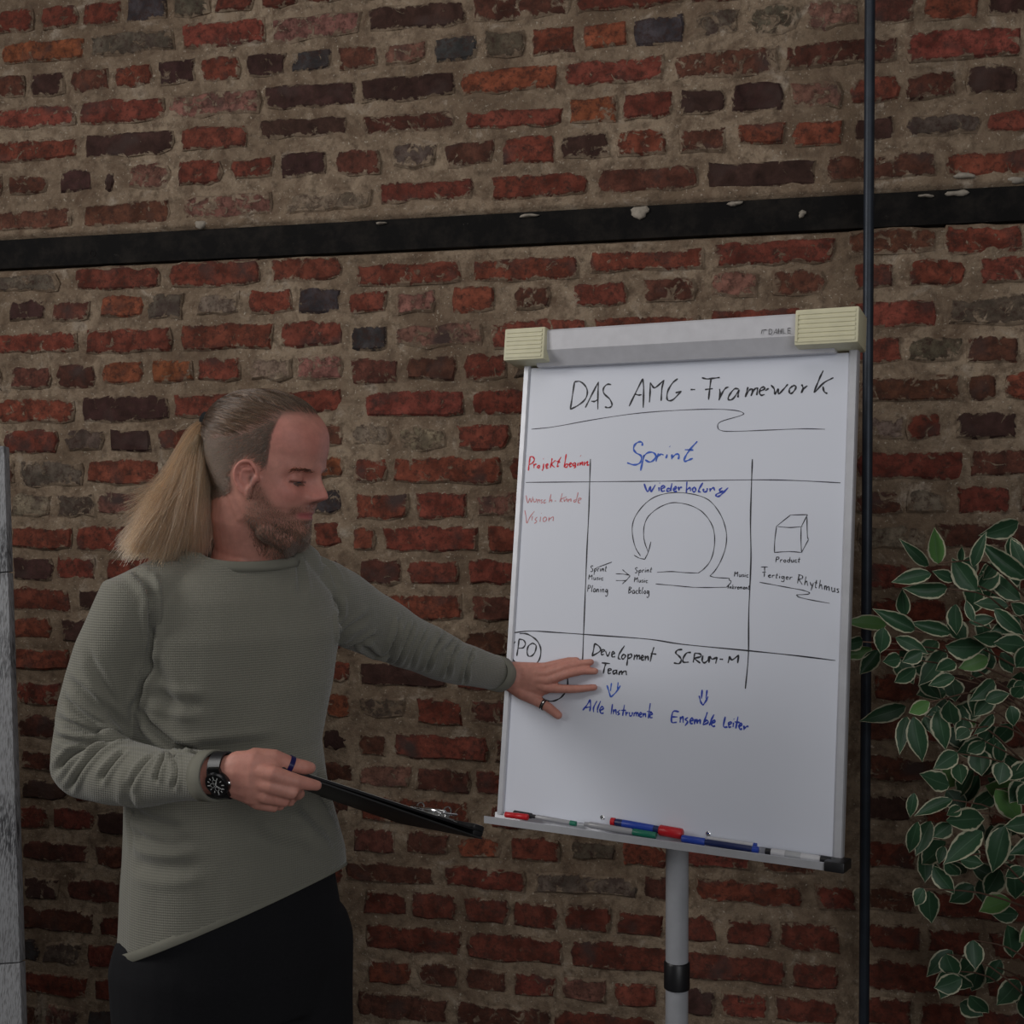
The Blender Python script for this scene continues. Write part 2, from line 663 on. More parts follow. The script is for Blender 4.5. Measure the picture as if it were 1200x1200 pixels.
for s, cl in courses.items():
    zs = sorted(a / n for a, n in cl)
    if s == 'T':
        while zs[-1] < ZB - 0.12: zs.append(zs[-1] + 0.0865)
    else:
        while zs[0] > 0.08: zs.insert(0, zs[0] - 0.0865)
        i = 0
        while i < len(zs) - 1:                     # courses the photograph hides
            if zs[i + 1] - zs[i] > 0.13: zs.insert(i + 1, zs[i] + (zs[i + 1] - zs[i]) / round((zs[i + 1] - zs[i]) / 0.087))
            i += 1
    x0, x1 = SECX[s]
    for ci, z in enumerate(zs):
        if s != 'T' and z > 2.16: continue
        iv = sorted((b[0], b[1]) for b in placed if abs(b[2] - z) < 0.04 and section((b[0] + b[1]) / 2, b[2]) == s)
        cur = x0 + 0.01 + rng.uniform(0, .06)
        gaps = []
        for a, b_ in iv:
            if a - cur > 0.07: gaps.append((cur, a - 0.016))
            cur = max(cur, b_ + 0.016)
        if x1 - cur > 0.07: gaps.append((cur, x1 - 0.008))
        for ga, gb in gaps:
            x = ga; k = rng.random() < .5
            hdr = ci % 2 == 0
            while gb - x > 0.055:
                L = 0.112 if hdr else 0.245
                L += rng.uniform(-.008, .006)
                rest = gb - x
                if rest < L or rest - L < 0.06: L = min(rest, 0.25)
                if rest > 0.25 and rest - L < 0.06: L = 0.115
                fill.append([x, x + L, z + rng.uniform(-.002, .002), 0.062 + rng.uniform(-.004, .003), rng.choice('RRRRBBBDDGPOS')])
                x += L + 0.016
def put_brick(b, i):
    w = b[1] - b[0]
    v, f, e = brick_mesh(w, b[3], i, 1.6 if b[4] in 'PMG' else 1.0)
    me = mesh_from('brick', v, f); set_edge(me, e)
    o = link_mesh('brick', me, M['brick'], wall, ((b[0] + b[1]) / 2, 0, b[2]))
    r = random.Random(i * 7 + 3)
    c = PAL[b[4]]; g = r.uniform(0.82, 1.2)
    o.color = (c[0] * g, c[1] * g * r.uniform(.94, 1.1), c[2] * g * r.uniform(.95, 1.08), min(1, max(0, SM[b[4]] + r.uniform(-.12, .14))))
    return o
def in_frame(b):
    p = Vector(((b[0] + b[1]) / 2, 0, b[2])) - CAM
    d = p.dot(FW); x = 600 + FPX * p.dot(RT) / d; y = 600 - FPX * p.dot(UP) / d
    return (-60 < x < 1260 and (0 < y < 152 or 1048 < y < 1200)), x, y
idx = 0
for b in placed: put_brick(b, idx); idx += 1
rest = []
for b in fill:
    ok, x, y = in_frame(b)
    if ok and idx < 298 and not (150 < x < 400 and y > 1000) and not (1040 < x and y > 1000): put_brick(b, idx); idx += 1
    else: rest.append(b)
V = []; F_ = []; E_ = []; 
for i, b in enumerate(rest):
    v, f, e = brick_mesh(b[1] - b[0], b[3], 9000 + i)
    n = len(V); cx = (b[0] + b[1]) / 2
    V += [(p[0] + cx, p[1], p[2] + b[2]) for p in v]; F_ += [[k + n for k in q] for q in f]; E_ += e
me = mesh_from('brick_infill', V, F_); set_edge(me, E_)
o = link_mesh('brick_infill', me, M['brick'], wall); o.color = (0.15, 0.042, 0.028, 0.2); tag(o, kind='stuff')

# iron beam let into the wall, with plaster splashes and a bolt hole
mb = MB(); mb.box(((XA + XB) / 2, 0.020, 2.2275), (1, 0, 0), (0, 1, 0), (0, 0, 1), (XB - XA) / 2, 0.022, 0.0385, 0.003)
beam = mb.build('iron_beam', M['beam'], auto=40); tag(beam, kind='structure')
def blob(c, r, seed, mat, name, par, flat=0.5, n=12, m=7):
    q = random.Random(seed); v = []; f = []
    ph = [q.uniform(0, 6) for _ in range(4)]
    for j in range(m + 1):
        t = math.pi * j / m
        for k in range(n):
            a = 2 * math.pi * k / n
            s_ = 1 + 0.22 * math.sin(2 * a + ph[0]) + 0.16 * math.sin(3 * a + ph[1] + t) + 0.1 * math.sin(5 * a + ph[2])
            v.append((c[0] + r[0] * s_ * math.sin(t) * math.cos(a), c[1] + r[1] * math.cos(t), c[2] + r[2] * s_ * math.sin(t) * math.sin(a)))
    for j in range(m):
        for k in range(n): f.append([j * n + k, j * n + (k + 1) % n, (j + 1) * n + (k + 1) % n, (j + 1) * n + k])
    return MB().add(v, f).build(name, mat, par, smooth=True)
for i, (px, py, rx, rz) in enumerate([(750, 249, .026, .013), (861, 239, .016, .006), (940, 251, .009, .008), (1122, 227, .022, .008), (620, 253, .02, .005), (1190, 212, .02, .007), (237, 264, .02, .009), (1129, 207, .02, .008), (447, 262, .012, .004), (1085, 230, .016, .004)]):
    p = pix_wall(px, py)
    blob((p.x, -0.004 if 2.19 < p.z < 2.26 else -0.008, p.z), (rx, 0.008, rz), i, M['plaster'], 'plaster_lump', beam)
p = pix_wall(109, 297); mb = MB(); mb.lathe((p.x, 0.0, p.z), (0, -1, 0), [(0, .010), (0.003, .010), (0.003, .006), (0.001, .005)], 14); mb.build('bolt_hole', M['beam'], beam)
mb = MB(); mb.box(((XA + XB) / 2, -2.0, -0.02), (1, 0, 0), (0, 1, 0), (0, 0, 1), (XB - XA) / 2, 2.05, 0.02)
fl = mb.build('floor', M['floor']); tag(fl, kind='structure')

# slim dark steel pole standing in front of the wall
pp = on_plane(1016, 600, (0, -0.10, 0), Vector((0, 1, 0)))
pole = thing('steel_pole', 'slim dark blue-black steel pole running up the brick wall right of the whiteboard', 'pole', (pp.x, pp.y, 0))
mb = MB(); mb.tube([(pp.x, pp.y, 0.004), (pp.x, pp.y, 3.14)], 0.0112, 16); mb.build('shaft', M['steel'], pole, auto=40)
mb = MB(); mb.lathe((pp.x, pp.y, 0.0), (0, 0, 1), [(0, .05), (.006, .05), (.008, .047), (.008, .02), (.03, .018), (.03, .011)], 20); mb.build('base_plate', M['steel'], pole, auto=40)

# ---------------------------------------------------------------- whiteboard flipchart
BW, BH = 0.70, 0.942
byaw = 0.459; blean = 0.138
BU = RT * math.cos(byaw) - FH * math.sin(byaw)                 # along the board to the right
BNh = -RT * math.sin(byaw) - FH * math.cos(byaw)
ZU = Vector((0, 0, 1))
BC = CAM + RT * 0.312 + FH * 2.359 + ZU * (-0.206)
BV = ZU * math.cos(blean) - BNh * math.sin(blean)              # up the board
BN = BU.cross(BV)                                             # out of its face
if BN.dot(BNh) < 0: BN = -BN
def bp(px, py, off=0.0):
    return on_plane(px, py, BC + BN * off, BN)
def bl(u, v, w=0.0): return BC + BU * u + BV * v + BN * w
def buv(px, py):
    p = bp(px, py) - BC
    return p.dot(BU), p.dot(BV)
chart = thing('flipchart', 'white magnetic flipchart board on a grey stand, covered in black, blue and red handwriting', 'whiteboard', (BC.x, BC.y, 0))
hw, hh = BW / 2, BH / 2
mb = MB(); mb.box(bl(0, 0, -0.008), BU, BV, BN, hw - .012, hh - .004, 0.0078); panel = mb.build('writing_panel', M['board'], chart)
for s_ in (-1, 1):
    mb = MB()
    w_ = 0.0075 if s_ < 0 else 0.0085
    prof = [(0, -0.018), (0, 0.001), (.002, .005), (2 * w_ - .003, .005), (2 * w_, 0.002), (2 * w_, -.018)]
    pts = [bl(s_ * hw - s_ * a, -hh, c) for a, c in prof]
    mb.prism(pts, BV * BH)
    mb.build('side_frame', M['alu'], chart)
# top rail, a bevelled box across the top with a clamp bar's lower slope
def rail_prof(u): return [bl(u, hh - .006, 0.0004), bl(u, hh - .007, .020), bl(u, hh + .022, .046), bl(u, hh + .060, .050), bl(u, hh + .065, .046), bl(u, hh + .065, -.02), bl(u, hh + .0, -.02)]
mb = MB(); mb.prism(rail_prof(-hw + .04), BU * (BW - .08)); mb.build('clamp_rail', M['rail'], chart)
for s_, u0, u1 in ((-1, -hw - .022, -hw + .072), (1, hw - .108, hw + .010)):
    cp = MB()
    uc, uh = (u0 + u1) / 2, (u1 - u0) / 2
    cp.box(bl(uc, hh + .0345, .018), BU, BV, BN, uh, .0345, .042, .004)
    c_ = cp.build('clamp_cap', M['beige'], chart, auto=35)
    for k in range(7):
        rb = MB(); rb.box(bl(uc, hh + .0345 + (k - 3) * .0088, .0603), BU, BV, BN, uh - .006, .0030, .0014, .0008)
        rb.build('rib', M['beige'], c_)
    if s_ > 0:
        rb = MB(); rb.box(bl(u0 + .004, hh + .032, .0608), BU, BV, BN, .0025, .026, .002, .0008); rb.build('catch', M['beige'], c_)
# maker's name printed on the rail
def strokes(name, S, width, mat, parent, conv, org=None, lift=0.0, label=None, thick=0.00035, smooth=True, taper=True):
    """flat pen strokes: S is a list of polylines; conv turns a stroke point into (u, v) on the board"""
    v = []; f = []
    for si, s_ in enumerate(S):
        if len(s_) == 1:
            s_ = [s_[0], (s_[0][0] + dotlen[0], s_[0][1] + dotlen[1])]
        uv = [np.array(conv(*p)) for p in s_]
        pts = spline(uv, 5) if smooth else uv
        n = len(pts); base = len(v)
        L_ = []
        for i in range(n):
            t = pts[min(i + 1, n - 1)] - pts[max(i - 1, 0)]
            ln = math.hypot(*t) or 1e-9
            nx_, ny_ = -t[1] / ln, t[0] / ln
            wv = 1.34 * width * (0.85 + 0.25 * math.sin(i * 0.9 + si)) * (0.7 if (taper and (i == 0 or i == n - 1)) else 1)
            for sg in (-1, 1):
                for dz in (0.0001, thick):
                    v.append(bl(pts[i][0] + nx_ * sg * wv / 2, pts[i][1] + ny_ * sg * wv / 2, lift + dz))
        for i in range(n - 1):
            a = base + 4 * i; b = a + 4
            f += [[a + 1, b + 1, b + 3, a + 3], [a, b, b + 1, a + 1], [a + 2, a + 3, b + 3, b + 2], [a, a + 2, b + 2, b]]
        f.append([base, base + 1, base + 3, base + 2]); e_ = base + 4 * (n - 1); f.append([e_, e_ + 2, e_ + 3, e_ + 1])
    o = MB().add(v, f).build(name, mat, parent)
    if label: o['label'] = label
    return o
dotlen = (3, 3)
def conv_px(x0, y0, s): return lambda x, y: buv(x0 + x / s, y0 + y / s)
K, KT, BL, DB, RD, RP = M['ink_black'], M['ink_thin'], M['ink_blue'], M['ink_dblue'], M['ink_red'], M['ink_pale']
def write(name, label, S, x0, y0, s, width, mat): return strokes(name, S, width, mat, panel, conv_px(x0, y0, s), label=label)
A = (650, 425, 6.667); Bq = (800, 425, 6.667)
write('handwritten_word', 'black handwritten word DAS', [[(155,150),(140,250),(122,365)],[(155,150),(200,148),(245,190),(255,240),(235,290),(180,335),(122,365)],[(240,350),(290,250),(342,150)],[(342,150),(338,250),(337,365)],[(285,300),(310,303),(335,290)],[(442,172),(410,170),(382,200),(385,240),(430,285),(448,325),(440,345),(415,352),(392,345)]], *A, .0026, K)
write('handwritten_word', 'black handwritten word AMG with a dash', [[(582,340),(640,220),(688,125)],[(688,125),(695,200),(692,352)],[(628,245),(655,253),(680,250)],[(740,310),(745,240),(747,155)],[(747,155),(775,195),(800,185),(855,135)],[(855,135),(838,200),(832,298)],[(962,125),(920,160),(885,220),(877,275),(892,297),(930,285),(990,222)],[(945,236),(990,222)],[(1062,210),(1098,210)]], *A, .0026, K)
write('handwritten_word', 'black handwritten word Framework', [[(150,118),(190,127),(240,122),(290,116)],[(222,125),(212,200),(202,290)],[(175,210),(235,203)],[(288,205),(292,240),(283,295)],[(283,295),(310,235),(335,200),(360,190)],[(438,205),(405,205),(370,245),(355,280),(370,292),(400,275),(440,215)],[(440,210),(435,240),(432,272)],[(510,190),(500,230),(490,270)],[(495,255),(520,215),(540,205),(545,215),(535,260)],[(537,255),(560,210),(580,198),(585,210),(578,255)],[(600,225),(640,205),(635,190),(610,200),(600,235),(615,255),(640,248)],[(645,220),(672,200)],[(690,175),(715,205),(722,245),(745,205),(750,245),(790,205),(822,168)],[(862,180),(835,205),(835,235),(850,240),(875,215),(885,185),(862,178)],[(930,170),(940,200),(925,238)],[(930,235),(950,200),(975,180)],[(1098,62),(1075,110),(1050,170),(1025,235)],[(1030,235),(1100,160),(1178,117)],[(1095,185),(1105,225),(1130,242)]], *Bq, .0026, K)
write('underline', 'thin looping underline below the heading', [[(622.7,503),(650,500),(700,491),(750,484),(800,480.5),(838,479.5),(862,481),(871,484),(868,487),(845,494),(841,500),(845,504.5),(860,505.5),(900,504),(940,502.5),(967,503)]], 0, 0, 1, .0013, KT)
write('drawn_line', None, [[(616,565.3),(700,564.5),(760,564),(800,563.5),(880,562.3),(930,563),(985,565.8)]], 0, 0, 1, .0015, KT)
write('drawn_line', None, [[(692,538),(691,565),(690,600),(688,640),(686,690),(684,740),(682.5,780)]], 0, 0, 1, .0019, K)
write('drawn_line', None, [[(881.7,538),(880.8,563),(879.5,610),(880,657),(877.5,717),(877,767),(873.5,807)]], 0, 0, 1, .0019, K)
write('drawn_line', None, [[(601,741.5),(622,739.5),(650,741),(700,744.5),(760,749),(800,755),(877,762.5),(930,768),(979,774)]], 0, 0, 1, .0019, K)
L5 = (680, 570, 5.714)
write('loop_arrow', 'thin black outline of a looping arrow', [[(403,465),(370,410),(350,330),(350,255),(375,190),(430,120),(500,70),(590,45),(680,42),(780,58),(850,85),(900,130),(945,200),(970,270),(980,340),(970,420),(940,500),(905,560),(868,600)],[(868,600),(910,610),(1000,615)],[(1000,615),(997,625),(1010,640),(980,675)],[(980,675),(850,677),(750,675),(620,663),(505,653)],[(455,440),(430,370),(424,300),(435,240),(465,190),(530,140),(600,112),(660,110),(740,128),(810,165),(860,220),(890,280),(900,350),(893,430),(870,500),(830,550),(790,580)],[(790,580),(700,577),(610,570),(515,575)],[(360,460),(395,480),(432,488)],[(432,488),(455,440),(473,370)]], *L5, .0013, K)
write('double_arrow', 'small black double arrow', [[(455,298),(540,302),(620,315)],[(540,245),(590,290),(637,325)],[(637,325),(590,380),(535,430)],[(455,385),(590,385)]], 680, 645, 10.91, .0013, K)
write('cube_sketch', 'thin black sketch of a cube', [[(370,245),(350,400),(347,530)],[(347,530),(500,520),(640,530)],[(640,530),(633,400),(635,250)],[(385,250),(520,260),(650,248)],[(370,245),(520,125)],[(520,125),(705,120)],[(705,120),(640,245)],[(698,150),(703,350),(715,385)],[(715,390),(640,530)]], 870, 590, 9.23, .0013, K)
write('underline', None, [[(185,852),(350,882),(500,910),(640,935),(705,955),(728,970),(700,982),(600,988),(588,995),(620,1015),(750,1045),(945,1080)]], 870, 590, 9.23, .0013, K)
write('handwritten_word', 'red handwritten word Projektbeginn', [[(210,265),(200,340),(192,415)],[(205,260),(240,250),(262,285),(245,320),(205,345)],[(255,335),(258,385)],[(258,360),(275,340),(290,340)],[(310,350),(297,375),(310,385),(325,365),(310,350)],[(372,330),(365,390),(352,415)],[(366,275)],[(395,370),(420,355),(415,335),(400,350),(402,385),(425,380)],[(470,270),(460,330),(448,385)],[(510,295),(465,340),(500,378)],[(575,255),(545,310),(530,365),(550,358)],[(520,305),(565,318)],[(637,220),(625,290),(612,375)],[(612,365),(640,335),(655,350),(640,375),(615,375)],[(670,350),(695,335),(685,322),(672,345),(680,368),(700,362)],[(740,320),(715,335),(715,360),(735,350),(745,322)],[(745,322),(742,370),(725,388)],[(775,320),(770,360)],[(803,240)],[(800,315),(795,358)],[(798,345),(825,312),(825,355)],[(850,310),(845,358)],[(848,345),(885,310),(880,350),(905,345)]], 600, 510, 10, .0024, RD)
write('handwritten_word', 'faded red handwritten words Wunsch-Kunde', [[(165,705),(185,795),(210,740),(225,785),(245,720)],[(250,745),(255,780),(280,775),(285,745)],[(300,750),(300,795)],[(300,775),(320,755),(328,790)],[(360,755),(340,765),(355,785),(338,800)],[(395,755),(375,770),(375,795),(400,785)],[(458,690),(435,790)],[(437,775),(465,755),(465,785)],[(500,770),(515,770)],[(590,680),(560,785)],[(640,720),(570,755),(590,785)],[(610,745),(615,775),(640,745),(645,780)],[(660,745),(660,785)],[(662,765),(690,745),(690,780)],[(775,670),(750,780)],[(748,755),(725,765),(728,785),(750,775)],[(775,770),(810,745),(795,735),(775,755),(780,795),(800,795)]], 600, 510, 10, .0015, RP)
write('handwritten_word', 'faded red handwritten word Vision', [[(150,880),(165,960),(175,1030),(210,960),(262,890)],[(240,950),(232,1000)],[(295,960),(270,985),(290,1010),(262,1035)],[(335,955),(328,1015)],[(343,912)],[(385,955),(365,980),(370,1010),(395,1005),(405,975),(385,955)],[(435,960),(430,1010)],[(432,990),(470,960),(485,965),(480,1005)]], 600, 510, 10, .0015, RP)
write('handwritten_word', 'large blue handwritten word Sprint', [[(238,150),(235,118),(205,110),(165,135),(150,180),(175,220),(225,250),(225,300),(200,330),(150,340),(85,320)],[(255,240),(240,310),(220,400)],[(245,260),(290,220),(340,215),(372,245),(355,290),(310,312),(265,290)],[(400,225),(385,260),(375,308)],[(385,265),(420,235),(450,240)],[(488,235),(475,275)],[(512,155)],[(535,235),(533,285)],[(535,270),(575,235),(605,240),(600,285)],[(790,105),(730,170),(680,240),(657,290),(670,305),(710,290),(745,275)],[(665,188),(750,192)]], 725, 505, 8.571, .0029, BL)
write('handwritten_word', 'blue handwritten word Wiederholung', [[(255,530),(290,610),(320,560),(325,610),(370,540)],[(405,565),(405,605)],[(412,522)],[(425,585),(460,565),(450,548),(425,570),(435,605),(465,600)],[(535,525),(520,605)],[(520,580),(490,580),(487,605),(520,600)],[(555,590),(580,575),(570,560),(553,580),(560,608),(585,605)],[(600,560),(605,600)],[(604,592),(618,570),(637,566)],[(685,510),(680,620)],[(682,595),(715,570),(722,605)],[(755,565),(740,590),(755,612),(775,595),(765,568),(755,565)],[(845,520),(810,580),(805,610),(825,612)],[(850,580),(855,612),(885,605),(890,575)],[(918,575),(918,610)],[(920,595),(950,570),(965,600)],[(1040,570),(1015,590),(1020,610),(1050,600)],[(1100,570),(1050,620),(1010,655),(980,655),(985,635),(1040,610)]], 725, 505, 8.571, .0027, DB)
write('handwritten_word', 'black handwritten letters PO in a circle', [[(110,160),(100,240),(88,320)],[(108,158),(150,165),(172,200),(150,240),(105,245)],[(240,195),(200,225),(188,280),(200,320),(235,318),(265,280),(275,220),(240,195)],[(115,103),(180,105),(240,135),(290,180),(320,250),(315,330),(290,380),(262,405)],[(75,180),(45,220),(37,280),(50,350),(75,385)]], 595, 730, 8.276, .0024, K)
write('drawn_circle', None, [[(335,400),(380,388),(480,400),(550,450),(580,540),(575,640),(530,710),(480,745),(420,760),(360,745),(310,690),(290,600),(295,500),(335,400)]], 595, 730, 8.276, .0024, K)
Q8 = (675, 740, 5.714)
write('handwritten_word', 'black handwritten word Development', [[(125,80),(118,120),(108,165)],[(125,80),(155,100),(162,130),(108,165)],[(170,140),(190,130),(183,120),(170,130),(172,155),(188,152)],[(198,130),(212,165),(228,135)],[(240,155),(258,145),(250,135),(240,145),(243,170),(262,168)],[(325,95),(290,150),(285,180),(300,185)],[(320,150),(305,170),(315,185),(332,165),(320,150)],[(350,150),(345,190),(340,230)],[(348,160),(368,150),(372,170),(348,182)],[(392,155),(388,190)],[(390,175),(408,158),(408,188)],[(409,172),(425,160),(425,188)],[(435,180),(452,170),(445,160),(436,172),(440,192),(455,188)],[(465,162),(463,195)],[(464,180),(480,165),(485,195)],[(522,105),(508,150),(497,203)],[(500,148),(538,152)]], *Q8, .0024, K)
write('handwritten_word', 'black handwritten word Team', [[(172,210),(228,215)],[(200,215),(190,245),(183,282)],[(215,265),(235,258),(228,248),(215,258),(217,280),(235,278)],[(268,258),(250,265),(250,285),(268,275),(272,258),(275,288)],[(290,265),(288,292)],[(290,280),(305,265),(308,290)],[(309,278),(325,265),(335,270),(338,292)]], *Q8, .0024, K)
write('handwritten_word', 'black handwritten word SCRUM-M', [[(712,120),(680,125),(668,145),(690,165),(705,190),(690,215),(655,210)],[(770,140),(740,145),(718,180),(720,205),(755,205)],[(795,145),(785,208)],[(795,145),(830,150),(835,168),(790,180)],[(790,180),(832,212)],[(850,160),(845,195),(860,210),(885,190),(890,165)],[(890,210),(895,165)],[(895,165),(912,185),(945,172)],[(945,172),(935,215)],[(962,185),(985,187)],[(1018,212),(1030,165)],[(1030,165),(1045,190),(1090,158)],[(1090,158),(1082,213)]], *Q8, .0026, K)
write('double_arrow', 'blue double arrow pointing down', [[(208,360),(220,400),(232,440)],[(232,440),(265,410),(298,362)],[(238,345),(230,400)],[(282,340),(278,385)]], *Q8, .0024, BL)
write('double_arrow', 'blue double arrow pointing down', [[(845,390),(840,450)],[(878,392),(870,450)],[(825,430),(835,470),(850,495)],[(850,495),(870,465),(885,435)]], *Q8, .0026, DB)
write('handwritten_word', 'blue handwritten word Alle', [[(45,528),(75,490),(95,455)],[(95,455),(98,500),(92,535)],[(65,510),(95,505)],[(140,465),(118,510),(118,540)],[(165,465),(145,515),(145,543)],[(160,530),(185,515),(175,503),(160,520),(168,548),(185,545)]], *Q8, .0024, DB)
write('handwritten_word', 'blue handwritten word Instrumente', [[(245,485),(235,555)],[(252,520),(250,555)],[(252,540),(265,522),(270,558)],[(295,525),(280,540),(292,550),(278,560)],[(325,490),(312,565)],[(302,528),(335,528)],[(335,535),(335,565)],[(337,550),(350,540)],[(358,540),(360,565),(375,560),(378,540)],[(390,542),(388,568)],[(390,555),(402,542),(404,568)],[(405,555),(415,543),(418,570)],[(425,560),(440,552),(433,543),(425,552),(428,572),(442,570)],[(450,545),(449,573)],[(451,560),(463,548),(467,575)],[(498,480),(485,570),(490,578)],[(475,535),(508,540)],[(495,562),(512,552),(505,543),(495,555),(498,578),(512,575)]], *Q8, .0022, DB)
write('handwritten_word', 'blue handwritten word Ensemble', [[(690,537),(650,537),(640,605),(675,608)],[(645,572),(680,572)],[(700,570),(697,610)],[(698,592),(715,570),(718,612)],[(750,575),(733,590),(748,605),(730,632)],[(765,600),(785,592),(777,580),(765,592),(768,618),(782,615)],[(797,585),(793,622)],[(795,605),(810,588),(812,618)],[(813,605),(830,590),(832,620)],[(880,540),(865,585),(850,625)],[(852,615),(875,595),(885,610),(850,627)],[(925,555),(905,595),(893,630)],[(905,615),(932,605),(925,595),(905,610),(915,635),(932,632)]], *Q8, .0026, DB)
write('handwritten_word', 'blue handwritten word Leiter', [[(1000,570),(988,635),(1015,640)],[(1022,625),(1040,615),(1033,605),(1022,615),(1025,640),(1040,638)],[(1055,610),(1052,640)],[(1056,585)],[(1085,570),(1070,650)],[(1062,605),(1098,610)],[(1092,635),(1112,625),(1103,615),(1092,630),(1098,655),(1113,650)],[(1125,630),(1125,660)],[(1127,650),(1145,635),(1155,640)]], *Q8, .0026, DB)
# a small pen alphabet for the little words; x 0..w, y 0 baseline, 1 x-height, 2 cap height
GL = {'a': (1, [[(.9,.9),(.4,1),(.05,.5),(.3,0),(.7,.3),(.9,.95)],[(.9,.9),(.9,0)]]), 'b': (1, [[(.3,2),(.1,0)],[(.15,.2),(.6,1),(.9,.5),(.5,0),(.1,.1)]]), 'c': (.8, [[(.8,.9),(.3,.9),(.1,.4),(.4,0),(.8,.15)]]),
 'd': (1, [[(1,2),(.8,0)],[(.8,.8),(.3,.9),(.1,.3),(.5,0),(.8,.4)]]), 'e': (.8, [[(.1,.5),(.7,.7),(.5,1),(.1,.6),(.3,0),(.8,.15)]]), 'g': (1, [[(.8,.9),(.3,.9),(.1,.4),(.4,.1),(.8,.8)],[(.85,1),(.8,-.6),(.3,-1.1),(0,-.8)]]),
 'h': (1, [[(.4,2),(.1,0)],[(.15,.4),(.6,1),(.8,0)]]), 'i': (.4, [[(.2,1),(.15,0)],[(.25,1.5),(.28,1.6)]]), 'k': (.9, [[(.3,2),(.1,0)],[(.9,1.1),(.2,.5),(.8,0)]]), 'l': (.5, [[(.5,2),(.1,.4),(.3,0)]]),
 'm': (1.4, [[(.1,1),(.1,0)],[(.1,.5),(.5,1),(.6,0)],[(.6,.5),(1.1,1),(1.2,0)]]), 'n': (1, [[(.1,1),(.1,0)],[(.1,.5),(.6,1),(.8,0)]]), 'o': (.9, [[(.5,1),(.1,.5),(.4,0),(.8,.5),(.5,1)]]), 'p': (1, [[(.2,1),(0,-1.1)],[(.15,.6),(.6,1),(.9,.5),(.2,0)]]),
 'r': (.8, [[(.2,1),(.1,0)],[(.1,.4),(.4,.9),(.8,1)]]), 's': (.7, [[(.7,1),(.2,.8),(.6,.3),(.1,0)]]), 't': (.7, [[(.5,1.8),(.2,.2),(.5,0)],[(0,1.1),(.7,1.15)]]), 'u': (.9, [[(.1,1),(.2,.05),(.7,.3),(.8,1)],[(.8,1),(.85,0)]]), 'y': (.9, [[(.1,1),(.45,.2)],[(.9,1),(.3,-.9)]]),
 'M': (1.6, [[(.1,0),(.3,1.9)],[(.3,1.9),(.6,1),(1.4,1.9)],[(1.4,1.9),(1.3,0)]]), 'P': (1.1, [[(.3,2),(.0,0)],[(.2,1.9),(1.0,1.9),(.9,1.2),(.2,1.0)]]), 'S': (1.1, [[(1,1.8),(.5,2),(.2,1.5),(.8,.8),(.7,.1),(.0,.1)]]), 'B': (1.2, [[(.3,2),(0,0)],[(.3,2),(1.1,1.8),(.3,1.1)],[(.3,1.1),(1.1,.7),(.0,0)]]),
 'R': (1.3, [[(.4,2),(.0,0)],[(.2,2),(1.1,2),(1.1,1.4),(.3,1)],[(.3,1),(1.1,0)]]), 'I': (.5, [[(.4,1.9),(.0,0)]])}
def small(word, x0, y0, x1, y1, xh, width, mat, label, extra=()):
    tot = sum(GL[c][0] + .25 for c in word) - .25
    S = []; x = 0
    dx, dy = (x1 - x0) / tot, (y1 - y0) / tot
    for c in word:
        w_, st = GL[c]
        for s_ in st: S.append([(x0 + dx * (x + a), y0 + dy * (x + a) - b * xh) for a, b in s_])
        x += w_ + .25
    S += list(extra)
    strokes('handwritten_word', S, width, mat, panel, lambda a, b: buv(a, b), label=label)
small('Sprint', 692, 670, 711, 669.5, 3.6, .0013, K, 'small black handwritten word Sprint', [[(698.3,665.6),(717,658.7)]])
small('Music', 689.5, 679, 707, 680, 3.0, .0013, K, 'small black handwritten word Music')
small('Planing', 688.5, 693.5, 712.5, 694.5, 4.0, .0013, K, 'small black handwritten word Planing')
small('Sprint', 744, 671.5, 764, 670.5, 3.2, .0013, K, 'small black handwritten word Sprint')
small('Music', 743, 682, 759, 683, 3.0, .0013, K, 'small black handwritten word Music')
small('Backlog', 736.5, 695.5, 761, 696, 3.9, .0013, K, 'small black handwritten word Backlog')
small('Music', 860.3, 675.5, 877, 676.5, 3.0, .0013, K, 'small black handwritten word Music')
small('Inkrement', 853, 690, 878.6, 690.7, 2.6, .0013, K, 'small cramped black handwritten word Inkrement')
small('Product', 909, 659, 937.7, 659, 3.2, .0013, K, 'small black handwritten word Product')
small('ertiger', 900, 676.5, 928.5, 679.5, 3.2, .0013, K, 'thin black handwritten word Fertiger', [[(891.7,664.4),(899.8,664.4)],[(896,664.8),(896,670),(895.5,676)],[(893.3,670.7),(897.6,670.4)]])
small('Rhythmus', 934.5, 683.7, 983.5, 695.2, 5.2, .0014, K, 'thin black handwritten word Rhythmus')
# printed name on the rail
def rail_uv(x, y):
    p = on_plane(x, y, bl(0, hh + .04, .0492), (BN * 38 - BV * 4).normalized()) - BC
    return p.dot(BU), p.dot(BV)
DL = {'D': [[(0,0),(0,1)],[(0,1),(.5,.95),(.75,.6),(.75,.4),(.5,.05),(0,0)]], 'A': [[(0,0),(.55,1)],[(.55,1),(.78,0)],[(.22,.3),(.68,.3)]], 'H': [[(0,0),(0,1)],[(.7,0),(.7,1)],[(0,.5),(.7,.5)]], 'L': [[(0,1),(0,0)],[(0,0),(.55,0)]], 'E': [[(0,0),(0,1)],[(0,1),(.6,1)],[(0,.5),(.55,.5)],[(0,0),(.6,0)]]}
S = [[(892.5, 391.7), (893.5, 386.3)], [(894.5, 386.7), (898.5, 386.5)]]
for i, c in enumerate('DAHLE'):
    x = 901.5 + i * 5.5
    for s_ in DL[c]: S.append([(x + a * 5.2, 392.0 - i * .28 - b * 6.2 - a * .2) for a, b in s_])
